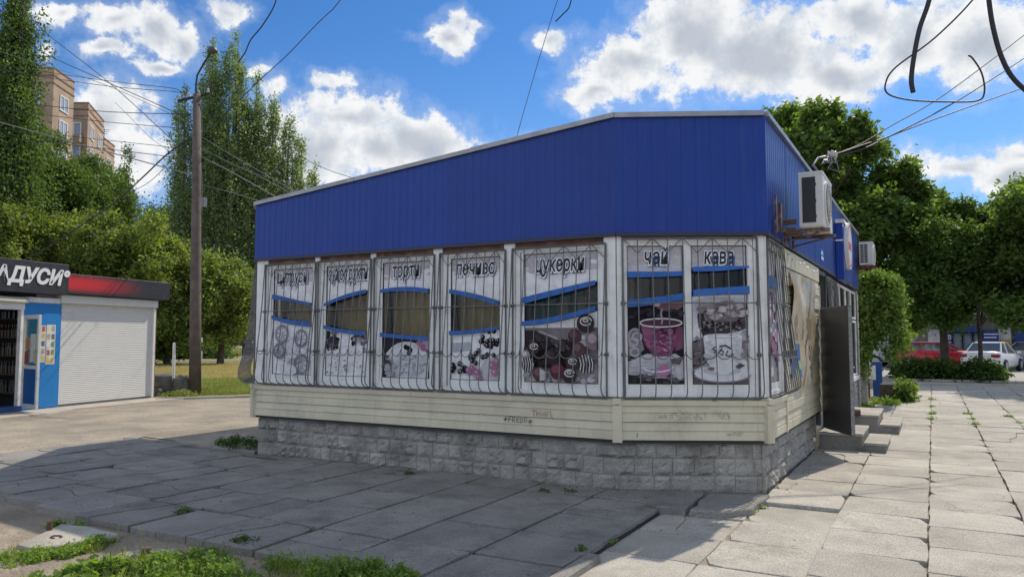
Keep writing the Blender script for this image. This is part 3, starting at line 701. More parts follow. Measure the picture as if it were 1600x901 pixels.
for (A, B, e0, e1, rb_) in ((WA, WB, .027, .014, .0028), (WB, WC, .014, .037, .0045), (WC, WD, .037, 0, .022), (WL, WA, .02, .027, .004), (WE, WL, 0, .02, .004)): fascia(A, B, 2.715, roofz, e0=e0, e1=e1, rib=rb_)
for (c, a) in ((WA, radians(-24)), (WB, radians(13.3)), (WC, radians(58.3))):
    mb = MB(); mb.box(-.05, .05, -.066, .03, .515, .905, ch=.006); mb.build('corner_trim', M_side, shop, (c, a))
    mb = MB(); mb.box(-.045, .045, -.078, .03, .912, .975, ch=.004); mb.build('sill_corner', M_side, shop, (c, a))
fr_r, L_r = seg(WC, WD)
mb = MB(); mb.box(.93, 3.98, -.055, .02, 2.445, 2.66, ch=.004); tb = mb.build('top_board', M_side, shop, fr_r)
mb = MB()
for k in range(9): mb.lathe([(.012, -.060), (.009, -.066)], (1.2 + k * .32, 0, 2.60 - .03 * (k % 2)), 'y', 8)
mb.build('rivet', M_trim, tb)
# roof, inner walls, floor
mb = MB(); O = [WL + Vector((.05, .05, 0)), WA + Vector((.02, .05, 0)), WB + Vector((0, .06, 0)), WC + Vector((-.06, .02, 0)), WD + Vector((-.06, 0, 0)), WE + Vector((.05, 0, 0))]
mid = [Vector((-2.9, 7.66, 0)), Vector((-2.9, 18.9, 0))]
mb.add([(p.x, p.y, roofz(p.x) - .02) for p in (O[0], O[1], O[2], mid[1], O[5])], [(0, 1, 2, 3, 4)]); mb.add([(p.x, p.y, roofz(p.x) - .02) for p in (O[2], O[3], O[4], mid[1])], [(0, 1, 2, 3)])
mb.build('roof', M_trim, shop)
mb = MB(); mb.add([(p.x, p.y, .5) for p in O], [tuple(range(6))]); mb.add([(p.x, p.y, 2.72) for p in O], [tuple(range(6))])
mb.build('floor', M_inside, shop)
mb = MB(); mb.box(-9.0, -1.9, 10.6, 10.7, .5, 2.72); mb.box(-10.25, -10.2, 9.9, 18.7, .5, 2.72); mb.box(-10.2, -1.6, 18.75, 18.85, -.1, 3.9)
mb.build('inner_wall', M_inside, shop)
mb = MB(); mb.box(.03, seg(WE, WL)[1] - .03, .02, .1, .5, 2.75); mb.build('side_wall', M_side, shop, seg(WE, WL)[0])

# ---- printed posters: layers of flat shapes, colours are print colours
GREY = (.56, .55, .57); PALE = (.78, .765, .775); BAND = (.045, .14, .42); INK = (.008, .008, .012); LILAC = (.42, .37, .43)
class Print:
    "flat print in window coordinates: s 0..1 left to right, t 0..1 top to bottom"
    def __init__(s, u0, u1, z0, z1, y): s.u0, s.u1, s.z0, s.z1, s.y = u0, u1, z0, z1, y; s.mb = MB(); s.k = 0; s.ar = (u1 - u0) / (z1 - z0)
    def P(s, a, b): return (s.u0 + (s.u1 - s.u0) * a, s.y - s.k * .0004, s.z1 - (s.z1 - s.z0) * b)
    def poly(s, pts, col):
        s.k += 1; s.mb.add([s.P(a, b) for a, b in pts], [tuple(range(len(pts)))], col)
    def strip(s, top, bot, col, n=12):
        s.k += 1; V = []
        for i in range(n + 1):
            a = i / n; V += [s.P(a, top(a)), s.P(a, bot(a))]
        s.mb.add(V, [(2 * i, 2 * i + 1, 2 * i + 3, 2 * i + 2) for i in range(n)], col)
    def ell(s, a, b, ra, rb, col, n=14, t0=0, t1=2 * pi, clip=None, rot=0):
        pts = []
        for i in range(n + (0 if t1 - t0 > 6.2 else 1)):
            t = t0 + (t1 - t0) * i / n; x, y = ra * cos(t), rb * sin(t) * s.ar
            x, y = x * cos(rot) - y * sin(rot) / s.ar * s.ar, x * sin(rot) + y * cos(rot)
            pts.append((min(1, max(0, a + x)), min(1, max(0, b + y))))
        if clip is not None: pts = [(p, max(q, clip(p))) for p, q in pts]
        s.poly(pts, col)
    def line(s, pts, wd, col):
        s.k += 1; V = []
        for i, p in enumerate(pts):
            q0, q1 = pts[max(0, i - 1)], pts[min(len(pts) - 1, i + 1)]
            dx, dy = (q1[0] - q0[0]), (q1[1] - q0[1]) / s.ar; L = hypot(dx, dy) or 1; nx, ny = -dy / L * wd, dx / L * wd * s.ar
            for g in (1, -1): V.append(s.P(min(1, max(0, p[0] + g * nx)), min(1, max(0, p[1] + g * ny))))
        s.mb.add(V, [(2 * i, 2 * i + 1, 2 * i + 3, 2 * i + 2) for i in range(len(pts) - 1)], col)
    def arc(s, a, b, ra, rb, t0, t1, wd, col, n=10):
        s.line([(a + ra * cos(t0 + (t1 - t0) * i / n), b + rb * s.ar * sin(t0 + (t1 - t0) * i / n)) for i in range(n + 1)], wd, col)
def quad3(a, m, b):
    "parabola through left, middle and right values"
    return lambda x: a * (2 * (x - .5) * (x - 1)) + m * (-4 * x * (x - 1)) + b * (2 * x * (x - .5))
def text_mesh(txt, size, off, depth, m, name, shear=.12, sx=.78, align='CENTER', spacing=1.0):
    c = bpy.data.curves.new(name, 'FONT'); c.body = txt; c.size = size; c.offset = off; c.extrude = depth; c.shear = shear; c.align_x = align; c.align_y = 'CENTER'; c.space_character = spacing
    c.resolution_u = 3
    o = bpy.data.objects.new(name, c); COL.objects.link(o); dg = bpy.context.evaluated_depsgraph_get(); dg.update()
    me = bpy.data.meshes.new_from_object(o.evaluated_get(dg)); COL.objects.unlink(o); bpy.data.objects.remove(o)
    me.transform(Matrix.Scale(sx, 4, (1, 0, 0))); me.transform(Matrix.Rotation(pi / 2, 4, 'X')); me.materials.clear(); me.materials.append(m); me.name = name
    return me
M_ink = mat('ink_black', INK, .5); M_inkw = mat('ink_white', (.82, .82, .83), .5); M_inkb = mat('ink_blue', (.05, .10, .32), .5)
def lettering(parent, txt, s_, t_, hh, pr, jit=0, wid=.8):
    "outlined comic lettering, letters slightly uneven"
    u = pr.u0 + (pr.u1 - pr.u0) * s_; z = pr.z1 - (pr.z1 - pr.z0) * t_; W = (pr.u1 - pr.u0) * wid
    probe = text_mesh(txt, hh, 0, 0, M_ink, 'lettering', sx=1, spacing=1.02); xs = [v.co.x for v in probe.vertices]; sx = W / (max(xs) - min(xs)); bpy.data.meshes.remove(probe)
    for (off, m, dy, dx, dz) in ((hh * .066, M_inkb, .0, .008, -.012), (hh * .082, M_inkw, .0006, 0, -.002), (hh * .020, M_ink, .0012, 0, 0)):
        me = text_mesh(txt, hh, off, .0002, m, 'lettering', sx=sx, spacing=1.02)
        o = bpy.data.objects.new('lettering', me); COL.objects.link(o); o.parent = parent; o.location = (u + dx, pr.y - .016 - dy, z + dz)

def tones(p, a, b, ra, rb, col, n, seed, k=.35, sz=(.02, .07)):
    "mottle a printed area with darker and lighter dabs of the same ink, as a photograph would show"
    r = random.Random(seed)
    for i in range(n):
        t, q = r.uniform(0, 2 * pi), sqrt(r.uniform(0, 1)); x, y = a + ra * q * cos(t), b + rb * q * sin(t); f = r.uniform(1 - k, 1 + k); w_ = r.uniform(*sz)
        if .01 < x < .99 and y < .985: p.ell(x, y, w_, w_ * r.uniform(.3, .8), tuple(min(.8, c * f) for c in col), 7, rot=0)
def berries(p, cx, cy, n, R, col, seed, sp=.12):
    r = random.Random(seed)
    for i in range(n):
        a, b = cx + r.gauss(0, sp), cy + r.gauss(0, sp * .35)
        if b > .99 or not 0.01 < a < .99: continue
        p.ell(a, b, R, R, col, 9); p.ell(a - R * .3, b - R * .2 * p.ar, R * .3, R * .3, (.5, .5, .52), 6)
def candy(p, a, b, R, stripes, seed, col=(.045, .028, .03)):
    p.ell(a, b, R, R, col, 18); p.ell(a - R * .25, b - R * .25 * p.ar, R * .55, R * .5, tuple(c * 2.0 for c in col), 12)
    if stripes == 'swirl':
        for k in range(2): p.arc(a + .06 * R * k, b - R * (.32 - .1 * k) * p.ar, R * (.25 + .38 * k), R * (.16 + .26 * k), .5 * k, 2 * pi, R * .06, (.62, .6, .6), 14)
    elif stripes == 'lines':
        for k in range(5):
            o = (k - 2) * .35; h = sqrt(max(0, 1 - o * o)) * R
            p.line([(a + R * o - .1 * R, b - h * p.ar), (a + R * o + .12 * R, b), (a + R * o, b + h * p.ar)], R * .055, (.62, .6, .6))
    elif stripes == 'cut':
        p.poly([(a, b - R * .8 * p.ar), (a + R * .95, b - R * .3 * p.ar), (a + R * .9, b + R * .7 * p.ar), (a, b + R * .9 * p.ar)], (.5, .48, .47))
def art_citrus(p, lo):
    r = random.Random(1); tones(p, .5, .8, .5, .16, (.62, .61, .65), 50, 46, .14, (.04, .12))
    for (a, b, R) in ((.25, .62, .17), (.75, .66, .16), (.2, .78, .14), (.78, .90, .18)):
        for k in (1, .85): p.arc(a, b, R * k, R * k, 0, 2 * pi, .009, (.20, .20, .25), 20)
        for k in range(8): t = k * pi / 4 + .2; p.line([(a + R * .1 * cos(t), b + R * .1 * sin(t) * p.ar), (a + R * .8 * cos(t), b + R * .8 * sin(t) * p.ar)], .007, (.24, .24, .29))
    p.poly([(.32, 1), (.40, .90), (.55, .84), (.62, .86), (.55, 1)], (.33, .32, .38)); p.ell(.45, .96, .22, .12, (.66, .66, .68))
def art_dried(p, lo):
    r = random.Random(2)
    for k in range(16): p.ell(r.uniform(.0, .28), r.uniform(.61, .75), r.uniform(.04, .09), r.uniform(.03, .08), r.choice([INK, (.03, .03, .05), (.14, .12, .15)]), 8)
    for k in range(12): p.ell(r.uniform(.62, .98), r.uniform(.635, .71), r.uniform(.03, .07), r.uniform(.03, .06), r.choice([INK, (.05, .05, .07), (.22, .2, .24)]), 8)
    for k in range(26): a = r.uniform(.03, .3); b = r.uniform(.60, .76); p.ell(a, b, r.uniform(.02, .05), r.uniform(.02, .05), r.choice([(.02, .02, .03), (.05, .04, .05), (.25, .24, .27)]), 7)
    for k in range(22): a = r.uniform(.62, .97); b = r.uniform(.62, .70); p.ell(a, b, r.uniform(.02, .045), r.uniform(.02, .04), r.choice([(.03, .03, .04), (.1, .09, .1), (.35, .33, .36)]), 7)
    for k in range(60): a = r.uniform(.05, .97); b = r.uniform(.72, .98); p.ell(a, b, r.uniform(.01, .035), r.uniform(.01, .03), r.choice([(.42, .41, .44), (.28, .26, .3), (.10, .08, .1), (.7, .7, .72), (.55, .5, .54)]), 7)
def art_cake(p, lo):
    p.strip(lambda a: lo(a) + .001, lambda a: 1, (.028, .025, .03)); r = random.Random(3)
    p.ell(.52, .86, .46, .34, (.62, .62, .64), 22); p.poly([(.06, .84), (.98, .84), (.95, 1), (.1, 1)], (.60, .60, .62))
    for k in range(9): p.ell(.15 + .09 * k, .74 + .03 * abs(k - 4) / 2 , .07, .055, (.70, .70, .72), 10); 
    p.poly([(.06, .90), (.2, .93), (.3, 1), (.1, 1)], (.36, .36, .39))
    for (a, b) in ((.55, .745), (.6, .76), (.57, .785), (.5, .735)): p.ell(a, b, .045, .045, INK, 9)
    for (a, b, c) in ((.8, .70, (.42, .18, .3)), (.93, .69, (.5, .35, .43)), (.88, .74, (.35, .14, .25)), (.98, .73, (.45, .3, .38))): p.ell(a, b, .08, .06, c, 10)
    tones(p, .52, .88, .40, .09, (.56, .56, .59), 60, 31, .16); tones(p, .1, .88, .08, .08, (.07, .06, .07), 14, 32, .8); tones(p, .22, .93, .1, .05, (.40, .40, .44), 18, 33, .2)
    for k in range(12): a, b = r.uniform(.2, .9), r.uniform(.8, .97); p.line([(a, b), (a + r.uniform(.02, .08), b + r.uniform(-.01, .01))], .006, (.48, .48, .52))
def art_biscuit(p, lo):
    r = random.Random(4); p.poly([(0, .70), (.4, .69), (.45, .76), (0, .78)], (.42, .43, .47)); p.poly([(.45, .98), (.7, .84), (1, .78), (1, 1), (.5, 1)], (.55, .52, .56))
    berries(p, .8, .70, 22, .045, INK, 5, .12); berries(p, .55, .81, 8, .045, (.02, .02, .025), 6, .08); berries(p, .33, .91, 9, .05, INK, 7, .07); berries(p, .04, .88, 8, .05, INK, 8, .05)
    berries(p, .5, .93, 7, .055, (.36, .14, .25), 9, .08); berries(p, .93, .88, 6, .07, (.38, .18, .27), 10, .06)
def art_candy(p, lo):
    p.strip(lambda a: max(lo(a) + .001, .58 + .0 * a), lambda a: 1, (.20, .17, .185)); p.poly([(0, .60), (.16, .60), (.34, .70), (.62, .66), (.8, .80), (.55, .9), (0, .88)], (.030, .022, .025))
    p.poly([(.18, .60), (.46, .66), (.44, .70), (.26, .68)], (.10, .08, .085)); p.line([(.2, .605), (.46, .665)], .012, (.42, .38, .38))
    p.poly([(0, .90), (.6, .92), (1, .84), (1, 1), (0, 1)], (.36, .33, .34)); p.poly([(.7, .56), (1, .66), (.96, .72), (.8, .68)], (.5, .5, .52))
    r = random.Random(5)
    for k in range(30): a, b = r.uniform(.38, .62), r.uniform(.66, .76); p.ell(a, b, .018, .018, r.choice([(.2, .18, .18), (.05, .04, .04), (.33, .3, .3)]), 6)
    tones(p, .3, .76, .3, .12, (.05, .038, .042), 50, 43, .7); tones(p, .5, .95, .5, .04, (.36, .33, .35), 40, 44, .35); tones(p, .85, .66, .15, .06, (.4, .37, .4), 20, 45, .4)
    for (a, b, R, st, c) in ((.86, .55, .115, 'swirl', (.035, .025, .027)), (.72, .645, .09, '', (.07, .035, .04)), (.97, .68, .11, '', (.20, .15, .17)), (.77, .745, .09, '', (.09, .05, .055)), (.16, .735, .085, 'swirl', (.04, .028, .03)),
                             (.05, .79, .06, '', (.3, .27, .27)), (.08, .86, .095, 'lines', (.035, .025, .027)), (.25, .935, .095, 'cut', (.09, .05, .055)), (.49, .91, .10, '', (.10, .03, .04)), (.69, .845, .085, 'swirl', (.05, .04, .04)),
                             (.87, .85, .11, 'lines', (.04, .028, .03)), (.65, .935, .10, 'swirl', (.04, .028, .03)), (.42, .80, .10, '', (.035, .022, .025))): candy(p, a, b, R, st, 0, c)
def art_tea(p, lo):
    p.strip(lambda a: lo(a) + .001, lambda a: 1, (.016, .014, .02))
    p.poly([(.45, .43), (.75, .40), (1, .38), (1, .44), (.85, .48), (.62, .47)], (.20, .11, .12)); p.poly([(.47, .425), (.6, .415), (.57, .44), (.5, .44)], (.6, .55, .55))
    p.poly([(0, .62), (.2, .60), (.3, .75), (.15, .80), (0, .80)], (.22, .20, .22)); p.poly([(.88, .60), (1, .58), (1, .74), (.85, .76)], (.20, .07, .12))
    p.poly([(0, .84), (.35, .78), (.62, .80), (.85, .78), (1, .82), (1, 1), (0, 1)], (.52, .50, .53)); p.poly([(0, .93), (.4, .95), (1, .97), (1, 1), (0, 1)], (.03, .03, .035)); p.ell(.5, .9, .42, .14, (.55, .54, .56), 16)
    for (a, b) in ((.05, .70), (.12, .66), (.08, .77)): p.arc(a + .05, b, .08, .07, 0, 2 * pi, .02, (.42, .40, .43), 12)
    p.poly([(.22, .56), (.94, .56), (.88, .70), (.76, .80), (.45, .80), (.30, .71)], (.19, .06, .13)); p.poly([(.25, .58), (.5, .58), (.46, .78), (.34, .72)], (.33, .13, .23)); p.poly([(.6, .58), (.9, .58), (.84, .64), (.62, .64)], (.09, .025, .05))
    r = random.Random(6)
    for k in range(26): a, b = r.uniform(.36, .78), r.uniform(.68, .775); p.ell(a, b, r.uniform(.012, .035), r.uniform(.012, .03), r.choice([(.55, .25, .42), (.40, .14, .28), (.62, .38, .5)]), 7)
    tones(p, .58, .68, .26, .09, (.26, .09, .18), 46, 34, .45); tones(p, .45, .88, .42, .06, (.48, .46, .50), 44, 35, .22); tones(p, .5, .96, .48, .03, (.10, .09, .10), 26, 36, .8); tones(p, .5, .50, .48, .05, (.03, .025, .035), 30, 37, .6)
    p.ell(.58, .56, .36, .07, (.07, .035, .05), 20); p.arc(.58, .56, .37, .075, 0, 2 * pi, .012, (.6, .57, .6), 24); p.arc(.12, .66, .11, .14, pi * .4, pi * 1.7, .018, (.35, .3, .33), 12)
    p.line([(.60, .46), (.58, .50), (.61, .53), (.59, .57)], .016, (.30, .24, .27)); p.ell(.62, .90, .12, .10, (.42, .16, .30), 12); p.poly([(.72, .82), (.98, .80), (.9, .86), (.76, .85)], (.1, .09, .1)); p.arc(.5, .86, .3, .12, .3, 2.4, .01, (.7, .7, .72))
def art_coffee(p, lo):
    p.poly([(0, .40), (0, .60), (.3, .5), (1, .44), (1, .38), (.4, .37)], (.58, .58, .60)); r = random.Random(7)
    p.poly([(.1, .52), (.25, .44), (.6, .40), (1, .42), (1, .60), (.8, .56), (.35, .56), (.12, .60)], (.27, .23, .24)); p.poly([(.1, .50), (.2, .46), (.25, .56), (.14, .60)], (.05, .04, .045)); p.poly([(.75, .45), (1, .44), (1, .53), (.85, .54)], (.10, .07, .08))
    p.poly([(0, .70), (.2, .66), (.22, .86), (0, .90)], (.22, .20, .21)); p.line([(0, .8), (.2, .78)], .02, (.06, .05, .055)); p.line([(0, .87), (.25, .84)], .016, (.06, .05, .055)); p.poly([(0, .90), (.3, .92), (1, .95), (1, 1), (0, 1)], (.16, .13, .15)); p.poly([(.78, .66), (1, .6), (1, .84), (.86, .80)], (.35, .33, .36))
    p.poly([(.15, .60), (.5, .555), (.98, .54), (.98, .60), (.6, .64), (.2, .66)], (.07, .055, .06))
    for k in range(80): a, b = r.uniform(.16, .97), r.uniform(.54, .62); p.ell(a, b, r.uniform(.02, .035), r.uniform(.015, .025), r.choice([(.03, .022, .026), (.10, .08, .085), (.30, .27, .28), (.016, .012, .015)]), 7, rot=0)
    for k in range(20): a, b = r.uniform(.02, .18), r.uniform(.66, .78); p.ell(a, b, .025, .018, r.choice([(.03, .022, .026), (.25, .22, .23)]), 7)
    tones(p, .55, .47, .42, .06, (.34, .30, .31), 60, 38, .5, (.03, .1)); tones(p, .92, .70, .1, .08, (.34, .31, .34), 20, 39, .5); tones(p, .08, .78, .1, .1, (.14, .12, .13), 26, 40, .8)
    p.ell(.5, .92, .5, .14, (.60, .60, .62), 20); p.arc(.5, .92, .5, .15, .1, pi - .1, .012, (.25, .24, .27), 18); p.ell(.5, .90, .34, .08, (.45, .45, .48), 18)
    p.poly([(.18, .655), (.86, .655), (.84, .78), (.74, .88), (.60, .925), (.42, .925), (.28, .87), (.2, .77)], (.64, .64, .66)); p.ell(.52, .655, .34, .045, (.70, .70, .72), 20); p.arc(.52, .655, .27, .03, 0, 2 * pi, .006, (.35, .34, .36), 20)
    tones(p, .28, .77, .07, .1, (.50, .50, .53), 18, 41, .12); tones(p, .76, .76, .07, .1, (.55, .55, .58), 18, 42, .12)
    p.line([(.38, .73), (.33, .745), (.40, .76), (.35, .775)], .014, INK); p.line([(.45, .73), (.55, .72), (.66, .745)], .012, INK); p.line([(.5, .74), (.43, .775), (.5, .79), (.52, .76), (.45, .755)], .010, INK); p.line([(.60, .755), (.56, .79), (.66, .80)], .010, INK)
    p.poly([(.72, .87), (.8, .845), (.9, .86), (.8, .885)], (.08, .07, .08)); p.ell(.3, .885, .06, .03, (.15, .13, .14), 8)
def art_side(p, lo):
    p.strip(lambda a: lo(a), lambda a: 1, (.30, .28, .31)); r = random.Random(8)
    for k in range(40): p.ell(r.uniform(0, 1), r.uniform(.3, .98), r.uniform(.05, .2), r.uniform(.03, .12), r.choice([(.55, .54, .57), (.12, .10, .13), (.35, .16, .27), (.62, .6, .64), (.45, .25, .36)]), 8)

def window(fr, u0, u1, z0, z1, pu, poster, txt=None, posts=None):
    "one fixed light: frame part, with pane, poster and lettering as sub-parts. poster = list of (s0, s1, fns)"
    mb = MB(); fw = .052
    for (a, b, c, d) in ((u0, u1, z0, z0 + fw), (u0, u1, z1 - fw, z1)): mb.box(a, b, -.012, .05, c, d, ch=.004)
    for (a, b) in ((u0, u0 + fw), (u1 - fw, u1)): mb.box(a, b, -.014, .048, z0 + fw, z1 - fw, ch=.004)
    if len(pu) > 1: a = (pu[0][1] + pu[1][0]) / 2; mb.box(a - .04, a + .04, -.013, .047, z0 + fw, z1 - fw, ch=.004)
    win = mb.build('window', M_white, shop, fr)
    for (a, b, zb, zt) in pu:
        sf = MB(); f = .035                                    # sash
        sf.box(a - f, b + f, .0, .03, z0 + fw - .002, zb, ch=.003); sf.box(a - f, b + f, .0, .03, zt, z1 - fw + .002, ch=.003)
        sf.box(a - f, a, .001, .031, zb, zt); sf.box(b, b + f, .001, .031, zb, zt)
        for s_ in (.22, .78): sf.box(a + (b - a) * s_ - .02, a + (b - a) * s_ + .02, -.013, -.008, z0 + .016, z0 + .028, None)
        s_ = sf.build('sash', M_white, win)
        gk = MB(); e = .007; gk.box(a - .001, b + .001, .004, .017, zb, zb + e); gk.box(a - .001, b + .001, .004, .017, zt - e, zt); gk.box(a, a + e, .003, .0165, zb + e, zt - e); gk.box(b - e, b, .003, .0165, zb + e, zt - e); gk.build('gasket', M_dark, win)
        g = MB(); g.add([(a, .02, zb), (b, .02, zb), (b, .02, zt), (a, .02, zt)], [(0, 1, 2, 3)]); g.build('pane', M_glass, win)
    for (a, b, zb, zt), (top0, top1, bot0, bot1, art, txt, ts, tt, th, tw, vig) in zip(pu, poster):
        p = Print(a, b, zb, zt, .018)
        p.strip(lambda x: 0, top0, PALE if vig != 2 else GREY); p.strip(lambda x: 0, lambda x: .10 + .03 * sin(x * 5), (.50, .47, .50))
        rr = random.Random(int(a * 100))
        for k in range(14):
            xx = rr.uniform(0, 1); yy = rr.uniform(.02, .15); p.ell(xx, yy, rr.uniform(.05, .16), rr.uniform(.02, .06), tuple(c * rr.uniform(.97, 1.04) for c in ((.50, .47, .50))), 8)
        p.strip(bot1, lambda x: 1, PALE); art(p, bot1)
        p.k += 4; p.strip(top0, top1, BAND); p.strip(bot0, bot1, BAND)
        p.mb.build('poster', M_print, win)
        if txt:
            p.y -= 0; lettering(win, txt, ts, tt, th, p, wid=tw)
    return win
frA, LA = seg(WA, WB); xa = lambda X: X + 8.28
Q = quad3
# left facade windows: (frame X0, X1, poster X0, X1)
WD_ = [(-8.065, -7.196, -7.985, -7.262, 'цитруси', art_citrus, Q(.24, .29, .335), Q(.285, .315, .36), Q(.44, .485, .51), Q(.475, .53, .555), .48, .115, .76),
       (-7.105, -6.247, -7.015, -6.30, 'сухофрукти', art_dried, Q(.345, .27, .23), Q(.37, .305, .262), Q(.54, .58, .60), Q(.57, .615, .635), .51, .11, .93),
       (-6.154, -5.277, -6.07, -5.335, 'торти', art_cake, Q(.235, .22, .245), Q(.265, .258, .28), Q(.61, .632, .645), Q(.645, .667, .68), .49, .11, .56),
       (-5.136, -4.286, -5.035, -4.355, 'печиво', art_biscuit, Q(.255, .30, .365), Q(.29, .335, .40), Q(.60, .59, .565), Q(.635, .622, .59), .50, .12, .78),
       (-4.135, -3.058, -4.035, -3.137, 'цукерки', art_candy, Q(.345, .285, .23), Q(.395, .33, .265), Q(.53, .49, .42), Q(.565, .53, .455), .49, .125, .66)]
ZB, ZT = 1.112, 2.555
for (x0, x1, p0, p1, tx, art, a1, a2, b1, b2_, ts, tt, tw) in WD_:
    window(frA, xa(x0), xa(x1), .985, 2.625, [(xa(p0), xa(p1), ZB, ZT)], [(a1, a2, b1, b2_, art, tx, ts, tt - .03, .245, tw, 1)])
    mb = MB(); mb.box(xa(p0) - .05, xa(p1) + .05, .30, .302, 1.0, 2.6)
    if tx != 'цукерки': mb.build('curtain', M_curt, shop, frA)
for (x0, x1) in ((-8.28, -8.072), (-7.19, -7.11), (-6.241, -6.16), (-5.27, -5.142), (-4.28, -4.141), (-3.052, -2.92)):
    mb = MB(); mb.box(xa(x0), xa(x1), -.03, .05, .985, 2.70, ch=.006); mb.build('window_post', M_white, shop, frA)
for (x0, x1) in ((-8.17, -7.19), (-7.11, -6.241), (-6.16, -5.27), (-5.142, -4.28), (-4.141, -3.052)):
    mb = MB(); mb.box(xa(x0), xa(x1), -.005, .05, 2.627, 2.70); mb.build('header_board', M_wood, shop, frA)
frB, LB = seg(WB, WC)
def shelfart(): pass
window(frB, .055, 1.43, .985, 2.665, [(.108, .70, 1.118, 2.585), (.785, 1.37, 1.118, 2.585)],
       [(Q(.19, .192, .19), Q(.235, .232, .222), Q(.395, .375, .345), Q(.445, .425, .39), art_tea, 'чай', .52, .085, .235, .42, 2),
        (Q(.16, .158, .155), Q(.195, .19, .17), Q(.325, .31, .298), Q(.37, .36, .357), art_coffee, 'кава', .5, .085, .235, .52, 2)])
for (a, b) in ((0.0, .05), (1.435, LB)):
    mb = MB(); mb.box(a, b, -.03, .05, .985, 2.70, ch=.006); mb.build('window_post', M_white, shop, frB)
mb = MB(); mb.box(.05, 1.435, -.005, .05, 2.668, 2.70); mb.build('header_board', M_wood, shop, frB)
window(frB if 0 else fr_r, .06, .86, .985, 2.665, [(.14, .78, 1.118, 2.585)], [(Q(.2, .2, .2), Q(.235, .235, .235), Q(.235, .235, .235), Q(.29, .29, .29), art_side, None, 0, 0, 0, 0, 2)])
mb = MB(); mb.box(.0, .055, -.03, .05, .985, 2.70, ch=.006); mb.build('window_post', M_white, shop, fr_r)
mb = MB(); mb.box(.865, .93, -.03, .05, .985, 2.70, ch=.006); mb.build('window_post', M_white, shop, fr_r)
frL, LL = seg(WL, WA)
mb = MB(); mb.box(.05, LL - .05, -.005, .05, .985, 2.70); mb.build('chamfer_window', M_white, shop, frL)
# things on shelves behind the glass of the corner windows
shv = thing('shelf_unit', 'stocked shelves seen through the clear strip of the sweets window', 'shelves', (-3.5, 8.3, .5))
mb = MB()
for z in (1.35, 1.82, 2.25): mb.box(-4.3, -3.0, 8.2, 8.5, z, z + .02)
mb.box(-4.32, -4.3, 8.2, 8.5, .5, 2.5); mb.box(-3.0, -2.98, 8.2, 8.5, .5, 2.5); mb.box(-4.32, -2.98, 8.5, 8.51, .5, 2.6)
mb.build('shelf_frame', mat('shelf_grey', (.45, .45, .42), .6), shv)
r = random.Random(9)
for z in (1.37, 1.84):
    x = -4.25
    while x < -3.1:
        wd = r.uniform(.06, .13); h = r.uniform(.16, .34); mb = MB(); mb.box(x, x + wd, 8.24, 8.38, z, z + h, ch=.006)
        mb.build('packet', mat('packet_%s' % r.choice('abcd'), {0: (.5, .42, .2), 1: (.05, .25, .2), 2: (.1, .15, .4), 3: (.55, .5, .45)}[r.randrange(4)], .5), shv); x += wd + .02

# ---- window grilles
def grille(fr, u0, u1, nb, zt=2.615, zb=.975, belly=.20, tieends=(True, True), label=None, bl=True):
    prof = [(zt, .055), (2.0, .100), (1.5, .158), (1.2, belly - .012), (1.1, belly), (1.045, belly - .01), (1.005, belly - .05), (.985, belly - .11), (zb, .055)]
    def off(z):
        for (za, oa), (zc, oc) in zip(prof, prof[1:]):
            if zc <= z <= za: return oa + (oc - oa) * (za - z) / (za - zc)
        return .06
    g = MB(); L = u1 - u0
    for u in (u0, u1):
        g.tube([(u, -.04, zt), (u, -.04, zb)], .011, 4)
        g.tube([(u, -o, z) for z, o in prof], .0075, 5)
    g.tube([(u0, -.055, zt), (u1, -.055, zt)], .012, 4); g.tube([(u0, -.05, zb), (u1, -.05, zb)], .011, 4)
    for u in (u0, u1):
        for z in (1.43, 1.97): g.tube([(u, -.02, z), (u, -off(z), z)], .007, 5); g.box(u - .022, u + .022, -.045, -.005, z - .02, z + .02)
    root = g.build('window_grille', M_iron, shop, fr)
    bm_ = MB().tube([(0, -o, z) for z, o in prof], .0062, 5).me('vertical_bar', M_iron)
    us = [u0 + L * (i + 1) / (nb + 1) for i in range(nb)]
    for i, u in enumerate(us):
        o = inst(bm_, 'vertical_bar', root, (u + rnd.uniform(-.006, .006), 0, 0))
    for z in (1.97,):
        g = MB(); g.tube([(u0, -off(z) - .012, z), (u1, -off(z) - .012, z)], .0062, 5); g.build('cross_bar', M_iron, root)
    g = MB(); xs = [u0] + us + [u1]
    for a, b in zip(xs, xs[1:]):
        m = (a + b) / 2; g.tube([(m + (b - a) / 2 * cos(t), -off(1.45) - .012, 1.47 - .085 * sin(t)) for t in [pi * k / 8 for k in range(9)]], .005, 4)
    g.build('scallop_bar', M_iron, root)
    g = MB()
    for i, (a, b) in enumerate(zip(xs, xs[1:])):
        z0, z1 = (zt, zt - .16) if i % 2 == 0 else (zt - .16, zt); g.tube([(a, -off(z0) + .006, z0), (b, -off(z1) + .006, z1)], .0048, 4)
    g.build('zigzag_bar', M_iron, root)
    return root
for (x0, x1, n) in ((-8.11, -7.16, 6), (-7.13, -6.22, 6), (-6.18, -5.24, 6), (-5.17, -4.25, 6), (-4.17, -3.02, 6)):
    grille(frA, xa(x0) + .006, xa(x1) - .006, n)
grille(frB, .06, 1.47, 8, zt=2.66); grille(fr_r, .05, .95, 6, zt=2.66, belly=.21)
grille(frL, LL - 1.5, LL - .03, 10, belly=.25)
grille(fr_r, 4.9, 6.3, 8, zt=2.6, belly=.12)
